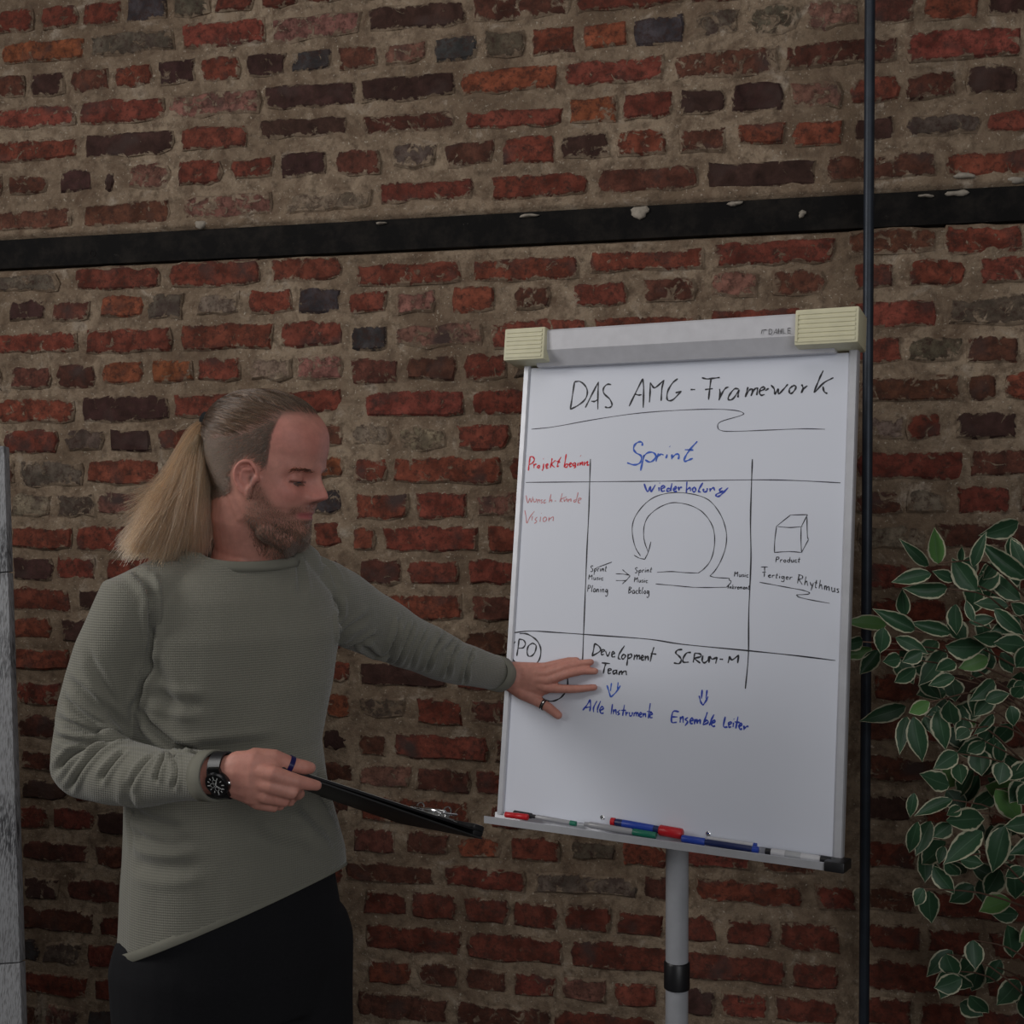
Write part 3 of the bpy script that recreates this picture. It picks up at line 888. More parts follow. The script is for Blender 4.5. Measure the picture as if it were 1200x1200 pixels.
strokes('printed_logo', S, .0011, M['print'], chart, rail_uv, lift=.0496, smooth=False, taper=False, label='grey printed DAHLE lettering')
# marker tray
tray_v = -hh - .001
mb = MB()
def trp(u): return [bl(u, tray_v + .004, -.012), bl(u, tray_v + .004, .001), bl(u, tray_v - .008, .003), bl(u, tray_v - .010, .046), bl(u, tray_v + .0015, .050), bl(u, tray_v + .001, .0525), bl(u, tray_v - .013, .050), bl(u, tray_v - .0145, -.012)]
mb.prism(trp(-hw - .004), BU * (BW + .004)); tray = mb.build('marker_tray', M['alu'], chart)
mb = MB(); mb.box(bl(hw - .004, tray_v - .004, .0215), BU, BV, BN, .018, .0092, .035, .003); mb.build('tray_end_cap', M['black_plastic'], chart, auto=35)
for sx, sy in ((706, 958), (830, 977)):
    u, v_ = buv(sx, sy)
    mb = MB(); mb.lathe(bl(u, v_, 0), BN, [(0, .0046), (.0012, .0046), (.0022, .003), (.0018, .0015)], 14)
    mb.build('screw', M['chrome'], chart, auto=40)
# stand: telescopic tube, sleeve, bracket, round base with castors
tx = on_plane(793.5, 1030, bl(0, 0, -.10), BN)
cx, cy = tx.x, tx.y
mb = MB(); mb.tube([(cx, cy, .10), (cx, cy, 1.22)], .0228, 24); mb.build('stand_tube', M['tube'], chart, auto=40)
mb = MB(); mb.lathe((cx, cy, .60), (0, 0, 1), [(0, .026), (.05, .026), (.054, .023), (.054, .0216)], 24); mb.build('clamp_collar', M['black_plastic'], chart, auto=40)
mb = MB(); mb.box(bl((tx - BC).dot(BU), -.22, -.020), BU, BV, BN, .05, .16, .004, .001); mb.box(bl((tx - BC).dot(BU), -.22, -.05), BU, BV, BN, .02, .03, .03, .003); mb.build('back_bracket', M['tube'], chart)
mb = MB(); mb.lathe((cx, cy, .055), (0, 0, 1), [(0, .26), (.012, .27), (.022, .265), (.030, .12), (.045, .06), (.06, .03)], 40); mb.build('round_base', M['tube'], chart, auto=50)
for k in range(5):
    a = 2 * math.pi * k / 5 + .3
    q = Vector((cx + .23 * math.cos(a), cy + .23 * math.sin(a), 0))
    t_ = Vector((-math.sin(a), math.cos(a), 0))
    mb = MB(); mb.tube([q + Vector((0, 0, .0255)) - t_ * .012, q + Vector((0, 0, .0255)) + t_ * .012], .025, 16); mb.tube([q + Vector((0, 0, .045)), q + Vector((0, 0, .058))], .007, 8)
    mb.build('castor', M['black_plastic'], chart, auto=40)

# markers and the things lying in the tray
def pcol(name, c, rough=.4): 
    if name not in M: M[name] = simple(name, c, rough)
    return M[name]
CLEAR = pcol('grey_clear_plastic', (.34, .34, .36), .25)
def tray_pt(x, y, w=.022, h=0.0):
    """point on the tray floor line under (x, y)"""
    return on_plane(x, y, bl(0, 0, w), BN)
def marker(label, p0, p1, r, segs, w=.024, cat='marker', lean=0):
    """segs: (name, from, to, radius factor, material, label)"""
    a = tray_pt(*p0, w); b = tray_pt(*p1, w + lean)
    root = thing('marker_pen', label, cat, (a + b) / 2)
    ax = b - a
    for nm, t0, t1, rf, mat, lb in segs:
        mb = MB()
        P = a + ax * t0; L_ = ax.length * (t1 - t0); d = ax.normalized()
        mb.lathe(P, d, [(0, r * rf * .82), (L_ * .04, r * rf), (L_ * .96, r * rf), (L_, r * rf * .82)], 16)
        o = mb.build(nm, mat, root, auto=50)
        if lb: o['label'] = lb
    return root
red = pcol('red_plastic', (.55, .012, .02)); blue = pcol('blue_plastic', (.02, .06, .40)); navy = pcol('navy_plastic', (.012, .022, .10)); green = pcol('green_plastic', (.01, .16, .10))
blk = pcol('soft_black_plastic', (.012, .012, .016)); wht = pcol('white_plastic', (.62, .62, .65)); lg = pcol('pale_label_print', (.45, .46, .48))
marker('flat red marker lying at the left end of the tray under a black pen', (592, 954.5), (619, 957.8), .0058, [('barrel', 0, .45, 1, red, None), ('cap', .45, 1, 1.08, red, None)], .033)
marker('slim marker with black cap and grey barrel lying toward the left end of the tray', (602, 952.5), (675.5, 965.5), .0048, [('cap', 0, .30, 1.15, blk, 'black cap'), ('cap_clip', .30, .36, .8, blk, None), ('barrel', .36, .90, .95, CLEAR, 'grey barrel'), ('end_plug', .90, 1.0, 1.05, green, 'green end plug')], .020)
marker('grey marker with a green cap lying in the middle of the tray', (685, 965.5), (769, 979.5), .0062, [('tip_end', 0, .06, .7, CLEAR, None), ('barrel', .06, .68, 1, CLEAR, 'grey barrel'), ('cap', .68, 1, 1.1, green, 'green cap')], .031)
marker('thick blue marker with red end plug and bright red cap, resting on the green-capped marker', (716, 962.5), (800, 977.5), .0082, [('end_plug', 0, .06, .95, red, 'red end plug'), ('barrel', .06, .68, .9, navy, 'dark blue barrel'), ('label_band', .15, .62, .93, blue, None), ('cap', .68, 1, 1.25, red, 'red cap')], .018)
marker('marker with bright blue cap and dark barrel lying right of the red-capped one', (799, 982.5), (889, 996.5), .0064, [('cap', 0, .31, 1.1, blue, 'blue cap'), ('barrel', .31, .92, .95, navy, None), ('end_plug', .92, 1, 1.05, blue, 'blue end plug')], .031)
marker('thin white marker lying on the dark barrel of the blue-capped marker', (829, 982.5), (887, 991), .0042, [('barrel', 0, .93, 1, wht, None), ('end_plug', .93, 1, 1.1, blue, 'blue end plug')], .016)
marker('white marker with black cap lying at the right end of the tray', (897, 997.5), (974, 1009.5), .0076, [('end_plug', 0, .09, .8, blk, 'black end plug'), ('barrel', .09, .84, 1, wht, None), ('print_band', .3, .56, 1.02, lg, 'grey print'), ('cap', .84, 1.0, 1.1, blk, 'black cap')], .022)

# ---------------------------------------------------------------- the man
def vox(parts, voxel, smooth_it=2, fac=0.5):
    """join closed shapes and melt them into one continuous skin"""
    mb = MB()
    for v, f in parts: mb.add(v, f)
    me = mesh_from('tmp', mb.v, mb.f)
    bm = bmesh.new(); bm.from_mesh(me); bmesh.ops.recalc_face_normals(bm, faces=bm.faces); bm.to_mesh(me); bm.free()
    o = bpy.data.objects.new('tmp', me); COL.objects.link(o)
    r = o.modifiers.new('r', 'REMESH'); r.mode = 'VOXEL'; r.voxel_size = voxel; r.use_smooth_shade = True
    if smooth_it:
        s_ = o.modifiers.new('s', 'SMOOTH'); s_.factor = fac; s_.iterations = smooth_it
    dg = bpy.context.evaluated_depsgraph_get(); dg.update()
    out = bpy.data.meshes.new_from_object(o.evaluated_get(dg))
    bpy.data.objects.remove(o); bpy.data.meshes.remove(me)
    out.polygons.foreach_set('use_smooth', [True] * len(out.polygons))
    return out
def coords(me):
    a = np.empty(len(me.vertices) * 3, np.float32); me.vertices.foreach_get('co', a); return a.reshape(-1, 3).astype(float)
def normals(me):
    a = np.empty(len(me.vertices) * 3, np.float32); me.vertices.foreach_get('normal', a); return a.reshape(-1, 3).astype(float)
def setco(me, a): me.vertices.foreach_set('co', a.astype(np.float32).ravel()); me.update()
def cap(pts, rad, up=None, seg=20): return tube_geo(pts, rad, seg, up, True, 4)
def ball(c, r, axes=None, seg=20, ring=12):
    axes = axes or (Vector((1, 0, 0)), Vector((0, 1, 0)), Vector((0, 0, 1)))
    if not isinstance(r, tuple): r = (r, r, r)
    v = []; f = []
    for j in range(ring + 1):
        t = math.pi * (j + .02 if j == 0 else (j - .02 if j == ring else j)) / ring
        for k in range(seg):
            a = 2 * math.pi * k / seg
            v.append(Vector(c) + axes[0] * (r[0] * math.sin(t) * math.cos(a)) + axes[1] * (r[1] * math.sin(t) * math.sin(a)) + axes[2] * (r[2] * math.cos(t)))
    for j in range(ring):
        for k in range(seg): f.append([j * seg + k, j * seg + (k + 1) % seg, (j + 1) * seg + (k + 1) % seg, (j + 1) * seg + k])
    f.append([k for k in range(seg)][::-1]); f.append([ring * seg + k for k in range(seg)])
    return v, f

# --- head frame: x to his right ear, y out of the face, z up
hy, hp = math.radians(70), math.radians(8)
hdir = (RT * math.sin(hy) - FH * math.cos(hy))
HY = (hdir * math.cos(hp) - ZU * math.sin(hp)).normalized()
HX = hdir.cross(ZU).normalized()
HZ = HX.cross(HY).normalized()
HO = W(316, 552, 1.84)
def hl(x, y, z): return HO + HX * x + HY * y + HZ * z
def tolocal(P):
    d = P - np.array(HO)
    return np.stack([d @ np.array(HX), d @ np.array(HY), d @ np.array(HZ)], 1)
zf = [-.112, -.106, -.100, -.090, -.078, -.068, -.056, -.035, -.010, .011, .028, .050, .073, .095, .106, .112, .1165]
yf = [.035, .054, .066, .0755, .0780, .0735, .0775, .0790, .0800, .0825, .0875, .0885, .0840, .067, .048, .028, .005]
zb = [-.112, -.1, -.07, -.05, -.035, -.02, 0, .02, .04, .0587, .08, .0976, .106, .112, .1165]
yb = [.01, -.01, -.045, -.065, -.078, -.088, -.098, -.104, -.107, -.106, -.099, -.083, -.068, -.05, -.025]
zw = [-.112, -.106, -.1, -.09, -.078, -.056, -.035, -.01, .011, .028, .05, .073, .095, .106, .112, .1165]
ww = [.012, .021, .030, .042, .052, .062, .067, .0705, .0725, .074, .0735, .069, .057, .043, .031, .012]
def g(x, c, s): return np.exp(-((x - c) / s) ** 2)
def head_geo():
    nz_, na = 110, 128
    v = []; f = []
    zs = -.112 + (.2285) * (0.5 - 0.5 * np.cos(np.linspace(0.0, math.pi, nz_)))
    def sm_(z, a, b): return float(np.mean([np.interp(z + o_, a, b) for o_ in np.linspace(-.011, .011, 9)])) if -.09 < z < .10 else float(np.mean([np.interp(z + o_, a, b) for o_ in np.linspace(-.003, .003, 5)]))
    for z in zs:
        F1, B1, Wd = sm_(z, zf, yf), sm_(z, zb, yb), sm_(z, zw, ww)
        yc = B1 + (F1 - B1) * 0.46
        for k in range(na):
            a = 2 * math.pi * k / na          # 0 = front
            c, s = math.cos(a), math.sin(a)
            e = 0.86 if z > -.05 else 1.0
            y = yc + ((F1 - yc) if c > 0 else (yc - B1)) * math.copysign(abs(c) ** (0.80 if c > 0 and z > -.06 else 0.92), c)
            x = Wd * math.copysign(abs(s) ** e, s)
            if c > 0:                          # the face is narrower than the skull
                t = max(0, (y - yc) / (F1 - yc)); x *= 1 - 0.10 * t * (1 if z < 0.03 else max(0, 1 - (z - .03) / .05))
            v.append([x, y, z])
    v = np.array(v)
    x, y, z = v.T.copy()
    fr = np.clip((y - .02) / .03, 0, 1)
    ax = np.abs(x)
    dy = np.zeros(len(v))
    # brow, sockets, cheekbones
    dy += .0045 * g(z, .013, .008) * np.exp(-((ax - .022) / .026) ** 2)
    dy -= .0150 * g(z, -.004, .0105) * np.exp(-((ax - .029) / .0165) ** 2)
    dy += .0045 * g(z, -.026, .016) * np.exp(-((ax - .043) / .016) ** 2)
    # nose: bridge, tip, wings
    nb = np.interp(z, [-.042, -.036, -.028, -.018, -.004, .010, .022], [0, .010, .0290, .0245, .0140, .0045, 0])
    nw = np.interp(z, [-.04, -.028, -.01, .012], [.0115, .0105, .0072, .0065])
    dy += nb * np.exp(-(ax / nw) ** 2)
    dy += .0095 * g(z, -.0315, .0062) * np.exp(-((ax - .0125) / .0062) ** 2)
    # mouth
    dy -= .0035 * g(z, -.043, .005) * np.exp(-(ax / .004) ** 2)
    dy += .0052 * g(z, -.0525, .0048) * np.exp(-(ax / .019) ** 2)
    dy += .0055 * g(z, -.0635, .0052) * np.exp(-(ax / .016) ** 2)
    dy -= .0055 * g(z, -.0580, .0016) * np.exp(-(ax / .024) ** 2)
    dy -= .0030 * g(z, -.0735, .005) * np.exp(-(ax / .018) ** 2)
    dy += .0035 * g(z, -.086, .010) * np.exp(-(ax / .018) ** 2)
    dy -= .0030 * g(z, -.0575, .006) * np.exp(-((ax - .028) / .006) ** 2)
    y = y + dy * fr
    # temples a little hollow
    x = x * (1 - .035 * g(z, .03, .02) * g(y, .052, .02))
    # beard volume along the jaw
    v = np.stack([x, y, z], 1)
    vv = [hl(*p) for p in v]
    for j in range(nz_ - 1):
        for k in range(na): f.append([j * na + k, j * na + (k + 1) % na, (j + 1) * na + (k + 1) % na, (j + 1) * na + k])
    f.append([k for k in range(na)][::-1]); f.append([(nz_ - 1) * na + k for k in range(na)])
    return vv, f
parts = [head_geo()]
# ears
for s_ in (1, -1):
    def e(x, y, z): return hl(s_ * (x - .0005), y + .020, z * .92 - .009)
    helix = [(.0715, .006, -.002), (.0760, .004, .014), (.0800, -.006, .0255), (.0835, -.018, .0240), (.0850, -.026, .012), (.0835, -.0265, -.003), (.0800, -.020, -.017), (.0765, -.011, -.027), (.0735, -.004, -.030)]
    hs = [e(*p) for p in spline(helix, 4)]
    parts.append(tube_geo(hs, [.0032] * len(hs), 10, None, True, 2))
    anti = [(.0770, -.006, .013), (.0800, -.0165, .011), (.0805, -.0185, -.001), (.0770, -.013, -.012)]
    an = [e(*p) for p in spline(anti, 4)]
    parts.append(tube_geo(an, [.0028] * len(an), 8, None, True, 2))
    parts.append(cap([e(.0735, .0005, .0), e(.0750, -.0005, -.010)], [.0034, .0034], seg=10))       # tragus
    parts.append(cap([e(.0735, -.006, -.018), e(.0735, -.007, -.030)], [.0060, .0055], seg=12))     # lobe
    ey = (HY * .93 - HX * (-s_) * -.3).normalized()
    shell = []
    n_ = (HX * s_ * .93 + HY * .36).normalized(); a1 = HZ; a2 = n_.cross(a1).normalized()
    parts.append(ball(e(.0755, -.013, -.001), (.0255, .0155, .0030), (a1, a2, n_)))
    parts.append(ball(e(.0700, -.008, -.002), (.016, .010, .007), (a1, a2, n_)))
# eyelids: a lid dome over each eyeball
EYE = {}
for s_ in (1, -1):
    c = hl(s_ * .0285, .0608, -.0035); EYE[s_] = c
    v, f = ball(c, (.0150, .0131, .0122), (HX, HY, HZ), 24, 24)
    v2 = []
    for p in v:                                    # leave a slit: flatten the lid below the gaze line
        d = p - c; lz, ly, lx = d.dot(HZ), d.dot(HY), d.dot(HX)
        if ly > 0 and -.0075 < lz < -.0045: p = c + d * .84
        v2.append(p)
    parts.append((v2, f))
# neck
nb0 = W(290, 668, 1.885)
parts.append(cap([hl(0, -.028, -.03), hl(0, -.030, -.075), W(294, 640, 1.875), W(288, 690, 1.89)], [(.058, .062), (.056, .058), (.056, .058), (.066, .064)], up=FH, seg=32))
parts.append(cap([hl(.035, .028, -.085), hl(.020, .055, -.098), hl(-.02, .055, -.098), hl(-.035, .028, -.085)], [.016, .016, .016, .016]))
parts.append(cap([hl(0, .040, -.095), W(310, 660, 1.85)], [.026, .020]))                              # throat
parts.append(cap([hl(.055, -.025, -.03), hl(.045, -.01, -.07), W(300, 640, 1.835)], [.013, .014, .010]))      # neck muscle
# torso frame
TYAW = math.radians(35)
TX = (-RT * math.cos(TYAW) - FH * math.sin(TYAW)).normalized()      # towards his right shoulder
TY = ZU.cross(TX).normalized()                                      # out of the chest?
if TY.dot(FH) > 0: TY = -TY
TORSO = [(1170, 276, .165, .118), (1085, 276, .172, .122), (1000, 275, .168, .122), (930, 269, .158, .118), (870, 266, .155, .117), (790, 270, .165, .122), (730, 272, .165, .116), (685, 272, .150, .098), (655, 278, .10, .075)]
def torso(scale, extra=0.0, rows=TORSO):
    pts = [W(x, y, 1.875) for y, x, a, b in rows]
    rad = [(a * scale + extra, b * scale + extra) for y, x, a, b in rows]
    v, f = [], []
    seg = 40
    for p, (a, b) in zip(pts, rad):
        for k in range(seg):
            t = 2 * math.pi * k / seg
            c, s = math.cos(t), math.sin(t)
            v.append(p + TX * (a * math.copysign(abs(c) ** .86, c)) + TY * (b * math.copysign(abs(s) ** .86, s)))
    n = len(pts)
    for i in range(n - 1):
        for k in range(seg): f.append([i * seg + k, i * seg + (k + 1) % seg, (i + 1) * seg + (k + 1) % seg, (i + 1) * seg + k])
    f.append([k for k in range(seg)][::-1]); f.append([(n - 1) * seg + k for k in range(seg)])
    return v, f
RSH, RUM, REL0, REL, RFM, RWR = W(155, 706, 1.755), W(134, 762, 1.765), W(116, 825, 1.775), W(104, 890, 1.765), W(170, 909, 1.68), W(262, 908, 1.60)
LSH, LEL, LWR = W(374, 698, 1.99), W(478, 752, 2.215), None
parts.append(torso(.80))
parts.append(cap([RSH, RUM, REL0, REL], [.034, .036, .038, .036]))
parts.append(cap([REL, RFM, W(235, 909, 1.62)], [.034, .029, .0255]))
parts.append(cap([RSH, W(285, 695, 1.88), LSH], [.030, .050, .034]))
# --- left hand, flat on the board
def bh(px, py, off): return bp(px, py, off)
LW = bh(588, 790, .040)
parts.append(cap([LSH, LEL], [.036, .032])); parts.append(cap([LEL, W(540, 775, 2.36), LW], [.037, .033, .026]))
BNv = BN
def hand_tube(pts, rad, up): return tube_geo(pts, rad, 14, up, True, 4)
parts.append(hand_tube([bh(572, 788, .048), bh(590, 790.5, .036), bh(606, 794, .026)], [(.0265, .020), (.0275, .0185), (.032, .0165)], BNv))
parts.append(hand_tube([bh(600, 792, .026), bh(620, 796, .020), bh(640, 795, .016)], [(.030, .0165), (.035, .0145), (.033, .0115)], BNv))
for pts, rs in (
    ([(612, 800, .022), (643, 806.5, .018), (668, 807.5, .016), (682, 807, .010), (696.5, 805.5, .0075)], [.0105, .0098, .0086, .0078, .0066]),
    ([(612, 796, .024), (643, 797.5, .020), (667, 789, .021), (683, 786, .013), (697.5, 786.5, .008)], [.0105, .0100, .0088, .0080, .0068]),
    ([(612, 790, .024), (641, 789, .020), (665, 781, .020), (679, 777.5, .013), (692.5, 775.8, .008)], [.0105, .0095, .0084, .0076, .0066]),
    ([(608, 785, .022), (637, 781.5, .018), (656, 776.5, .017), (666, 774, .012), (676, 773.2, .008)], [.0095, .0085, .0074, .0068, .0058])):
    parts.append(hand_tube([bh(*p) for p in pts], rs, BNv))
thumbL = [(598, 803, .024), (612, 812, .022), (628, 821, .019), (642, 828.5, .015), (654, 838, .011)]
parts.append(hand_tube([bh(*p) for p in thumbL], [.014, .0145, .0108, .0104, .0088], BNv))
parts.append(hand_tube([bh(604, 804, .020), bh(622, 811, .017), bh(634, 812, .014)], [.012, .011, .008], BNv))
# --- right hand, holding the folder's short edge
HW = lambda x, y, d: W(x, y, d)
parts.append(hand_tube([HW(242, 909, 1.615), HW(262, 908, 1.600), HW(282, 908, 1.592)], [(.026, .019), (.0255, .0175), (.030, .018)], -FH))
parts.append(hand_tube([HW(276, 908, 1.595), HW(296, 911, 1.588), HW(317, 915, 1.590)], [(.0325, .0185), (.038, .0175), (.033, .014)], -FH))
for pts, rs in (
    ([(290, 900, 1.588), (320, 907, 1.576), (349, 916, 1.585), (362, 919, 1.592), (371, 920.5, 1.598)], [.012, .0112, .0096, .0085, .0072]),
    ([(288, 912, 1.590), (318, 921, 1.578), (345, 929, 1.583), (350, 930, 1.602), (343, 928, 1.624)], [.012, .0112, .0098, .0090, .0080]),
    ([(286, 922, 1.594), (312, 933, 1.584), (336, 938, 1.590), (340, 938, 1.607), (334, 934, 1.626)], [.0115, .0106, .0094, .0086, .0078]),
    ([(282, 928, 1.602), (303, 941, 1.594), (324, 945, 1.600), (328, 944, 1.613), (322, 940, 1.628)], [.0105, .0096, .0084, .0078, .0070])):
    parts.append(hand_tube([HW(*p) for p in pts], rs, -FH))
parts.append(hand_tube([HW(*p) for p in [(280, 898, 1.598), (300, 890, 1.594), (322, 889, 1.598), (342, 897, 1.606), (358, 899.5, 1.612), (363, 900, 1.616)]], [.015, .0165, .0125, .0112, .0098, .0085], -FH))
# legs down to the ankles
HIP = W(276, 1130, 1.875)
legs = {}
for s_ in (1, -1):
    h0 = HIP + TX * (s_ * .095)
    kn = Vector((h0.x, h0.y, .50)) + TX * (s_ * .015) + TY * .02; an_ = Vector((h0.x, h0.y, .09)) + TX * (s_ * .03)
    legs[s_] = (h0, kn, an_)
    parts.append(cap([h0, h0.lerp(kn, .5), kn, kn.lerp(an_, .35), an_], [.085, .075, .053, .053, .036]))
    parts.append(cap([an_, an_ + TY * .13 - ZU * .045], [.036, .034]))
body_me = vox(parts, 0.0023, 2, .5)
man = thing('person', 'man in sage green waffle-knit long-sleeved shirt with blond ponytail and beard, hand on the whiteboard', 'person', (HIP.x, HIP.y, 0))

# fine sculpting of the skin: knuckles and tendons stay soft; painted colour layers follow the head
P = coords(body_me); L = tolocal(P)
lx, ly, lz = L.T; ax = np.abs(lx)
near = (np.abs(L) < .16).all(1)
rs = np.random.RandomState(5)
def sig(t): return 1 / (1 + np.exp(-np.clip(t, -40, 40)))
# beard region
cheek = np.interp(ly, [.0, .018, .030, .045, .060, .068, .075, .10], [-.03, -.010, -.024, -.045, -.056, -.046, -.0425, -.040])
beard = sig((cheek - lz) / .003) * sig((ly - np.interp(lz, [-.12, -.07, -.02], [.012, .000, .014])) / .005) * sig((lz + .128) / .004)
lips = np.exp(-((lz + .0580) / .0060) ** 4) * sig((.024 - ax) / .0016) * sig((ly - .066) / .003)
beard = beard * (1 - lips)
soul = g(lz, -.074, .006) * sig((ax - .006) / .002) * sig((.017 - ax) / .002) * (ly > .06)
beard = beard * (1 - .6 * soul) * near
hairline = np.interp(ly, [-.12, -.06, -.030, -.015, .005, .018, .020, .031, .034, .036, .040, .055, .070, .085], [-.055, -.050, -.040, -.030, .015, .012, -.012, -.012, .025, .060, .087, .0935, .0955, .097])
scalp = sig((lz - hairline) / .003) * near * (1 - sig((.030 - np.hypot(ly - .007, lz + .010)) / .002) * (lz < .03))
skin = np.array([.56, .262, .205]) * np.ones((len(P), 3))
red = .55 * np.exp(-(((ly - .065) / .03) ** 2 + ((lz + .02) / .022) ** 2)) * near + .5 * np.exp(-((lz - .06) / .03) ** 2) * (ly > .03) * near + .6 * g(lz, -.026, .01) * sig((ly - .085) / .003) * near
ear_m = near * sig((ax - .0745) / .001) * (np.hypot(ly - .008, lz + .009) < .034)
red = np.clip(red + .45 * ear_m, 0, 1)[:, None]
skin = skin * (1 - red) + np.array([.60, .22, .18]) * red
skin = skin * (1 - lips[:, None] * near[:, None]) + np.array([.46, .13, .13]) * (lips * near)[:, None]
# the slit of the eyes, nostrils, ear canal
for s_ in (1, -1):
    c = np.array(tolocal(np.array([EYE[s_]]))[0])
    d = np.hypot((lx - c[0]) / 1.0, 0)
    slit = near * (ly > .06) * np.exp(-((lz - (c[2] - .0042)) / .0018) ** 2) * (d < .014)
    skin = skin * (1 - slit[:, None] * .85) + np.array([.035, .022, .02]) * slit[:, None] * .85
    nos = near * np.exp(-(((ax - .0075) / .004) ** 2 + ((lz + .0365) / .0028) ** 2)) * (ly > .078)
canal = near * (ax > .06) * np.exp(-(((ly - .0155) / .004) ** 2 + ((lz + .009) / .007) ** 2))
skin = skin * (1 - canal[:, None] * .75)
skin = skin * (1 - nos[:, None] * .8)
ca = body_me.color_attributes.new('skin', 'FLOAT_COLOR', 'POINT')
ca.data.foreach_set('color', np.concatenate([skin, np.ones((len(P), 1))], 1).astype(np.float32).ravel())
for nm, arr in (('beard', beard), ('scalp', scalp)):
    at = body_me.attributes.new(nm, 'FLOAT', 'POINT'); at.data.foreach_set('value', arr.astype(np.float32))
def mk_skin():
    n = NT('skin'); p = n.obj()
    c = n.n('ShaderNodeAttribute', attribute_name='skin').outputs['Color']
    b = n.n('ShaderNodeAttribute', attribute_name='beard').outputs['Fac']
    s = n.n('ShaderNodeAttribute', attribute_name='scalp').outputs['Fac']
    mott = n.noise(p, 90, 4, 0.6)
    hs = n.n('ShaderNodeHueSaturation'); n.l(c, hs.inputs['Color']); n.put(hs.inputs['Value'], n.ramp(mott, .3, .7, .90, 1.10))
    c = hs.outputs[0]
    c = n.mix(n.ramp(n.noise(p, 35, 3), .45, .75, 0, .3), c, (.50, .17, .14))
    c = n.mix(n.math('MULTIPLY', b, n.ramp(n.noise(p, 420, 2, .6), .3, .6, .30, .65)), c, (.15, .09, .062))
    c = n.mix(n.math('MULTIPLY', s, .80), c, (.085, .058, .042))
    n.set(Base_Color=c, Roughness=.52)
    n.b.inputs['Subsurface Weight'].default_value = .06
    n.b.inputs['Subsurface Radius'].default_value = (.010, .004, .002)
    n.b.inputs['Subsurface Scale'].default_value = .6
    n.b.inputs['Specular IOR Level'].default_value = .35
    n.bump(n.noise(p, 500, 3), .12, .0006)
    return n.m
M['skin'] = mk_skin()
body_me.materials.append(M['skin'])
body = bpy.data.objects.new('body', body_me); COL.objects.link(body); body.parent = man; body.location = -man.location
# eyes
for s_ in (1, -1):
    mb = MB(); mb.add(*ball(EYE[s_], .0116, (HX, HZ, (HY * .88 - HZ * .47).normalized()), 24, 16))
    eo = mb.build('eye', None, man, smooth=True)
    n = NT('eye_white') if s_ == 1 else None
    if n:
        n.set(Base_Color=(.20, .16, .15), Roughness=.4); M['eye'] = n.m
    eo.data.materials.append(M['eye'])
    mb = MB(); gz = (HY * .84 - HZ * .54).normalized()
    mb.lathe(EYE[s_] + gz * .0100, gz, [(0, .0062), (.0012, .0052), (.0019, .0030), (.0021, .0008)], 20)
    M.setdefault('iris', simple('dark_iris', (.03, .04, .05), .2))
    mb.build('iris', M['iris'], eo, smooth=True)

# --- shirt
SH = [(1175, 276, .180, .132), (1120, 277, .180, .132), (1060, 278, .177, .130), (1000, 277, .170, .128), (930, 268, .156, .122), (870, 262, .152, .120), (800, 267, .164, .128), (740, 271, .170, .126), (698, 272, .156, .110), (668, 280, .112, .086), (645, 288, .078, .078), (600, 292, .066, .068)]
sp = [torso(1.0, 0, SH)]
def rel(c, r, k=1.0): return cap(c, r, seg=28)
sp.append(rel([W(188, 696, 1.80), RSH, W(134, 764, 1.765), W(116, 830, 1.775), W(106, 888, 1.765)], [.052, .053, .055, .057, .054]))
sp.append(rel([W(104, 893, 1.765), W(140, 905, 1.715), W(180, 910, 1.675), W(225, 910, 1.63), W(262, 909, 1.60)], [.052, .046, .040, .0325, .0295]))
sp.append(rel([W(330, 678, 1.93), LSH, W(425, 726, 2.10), W(478, 753, 2.215), W(530, 774, 2.335), LW, bh(600, 793, .03)], [.055, .062, .056, .049, .042, .0335, .033]))
sp.append(rel([W(235, 674, 1.84), W(285, 670, 1.87), W(345, 666, 1.93)], [.046, .052, .045]))
shirt_me = vox(sp, 0.0031, 12, .6)
# folds
bvh = None
def surf(px, py, me_bvh):
    r = (FW + RT * ((px - 600) / FPX) + UP * ((600 - py) / FPX)).normalized()
    h = me_bvh.ray_cast(CAM, r)
    return h[0]
def make_bvh(me): return BVHTree.FromPolygons([v.co.copy() for v in me.vertices], [list(p.vertices) for p in me.polygons])
bvh = make_bvh(shirt_me)
P = coords(shirt_me); Nn = normals(shirt_me)
disp = np.zeros(len(P))
def fold(pts, width, depth, bulge=.6):
    """a crease pressed into the cloth along a line, with soft rolls on both sides"""
    q = [surf(x, y, bvh) for x, y in [tuple(a) for a in spline(pts, 4)]]
    q = [np.array(a) for a in q if a is not None]
    if len(q) < 2: return
    dmin = np.full(len(P), 9.0); 
    tt = np.zeros(len(P))
    n = len(q) - 1
    lo = np.min(q, 0) - 4 * width; hi = np.max(q, 0) + 4 * width
    sel = np.where(((P > lo) & (P < hi)).all(1))[0]
    PP = P[sel]; dm = np.full(len(sel), 9.0); t_ = np.zeros(len(sel))
    for i in range(n):
        a, b = q[i], q[i + 1]; ab = b - a; L2 = ab @ ab + 1e-12
        if L2 > .03 ** 2 * 4: continue
        t = np.clip(((PP - a) @ ab) / L2, 0, 1)
        d = np.linalg.norm(PP - a - t[:, None] * ab, axis=1)
        m_ = d < dm; dm[m_] = d[m_]; t_[m_] = (i + t[m_]) / n
    fade = np.clip(np.minimum(t_, 1 - t_) * 5 + .15, 0, 1)
    u = dm / width
    disp[sel] += 1.75 * fade * depth * (-np.exp(-u ** 2) + bulge * np.exp(-((u - 1.7) / .8) ** 2))
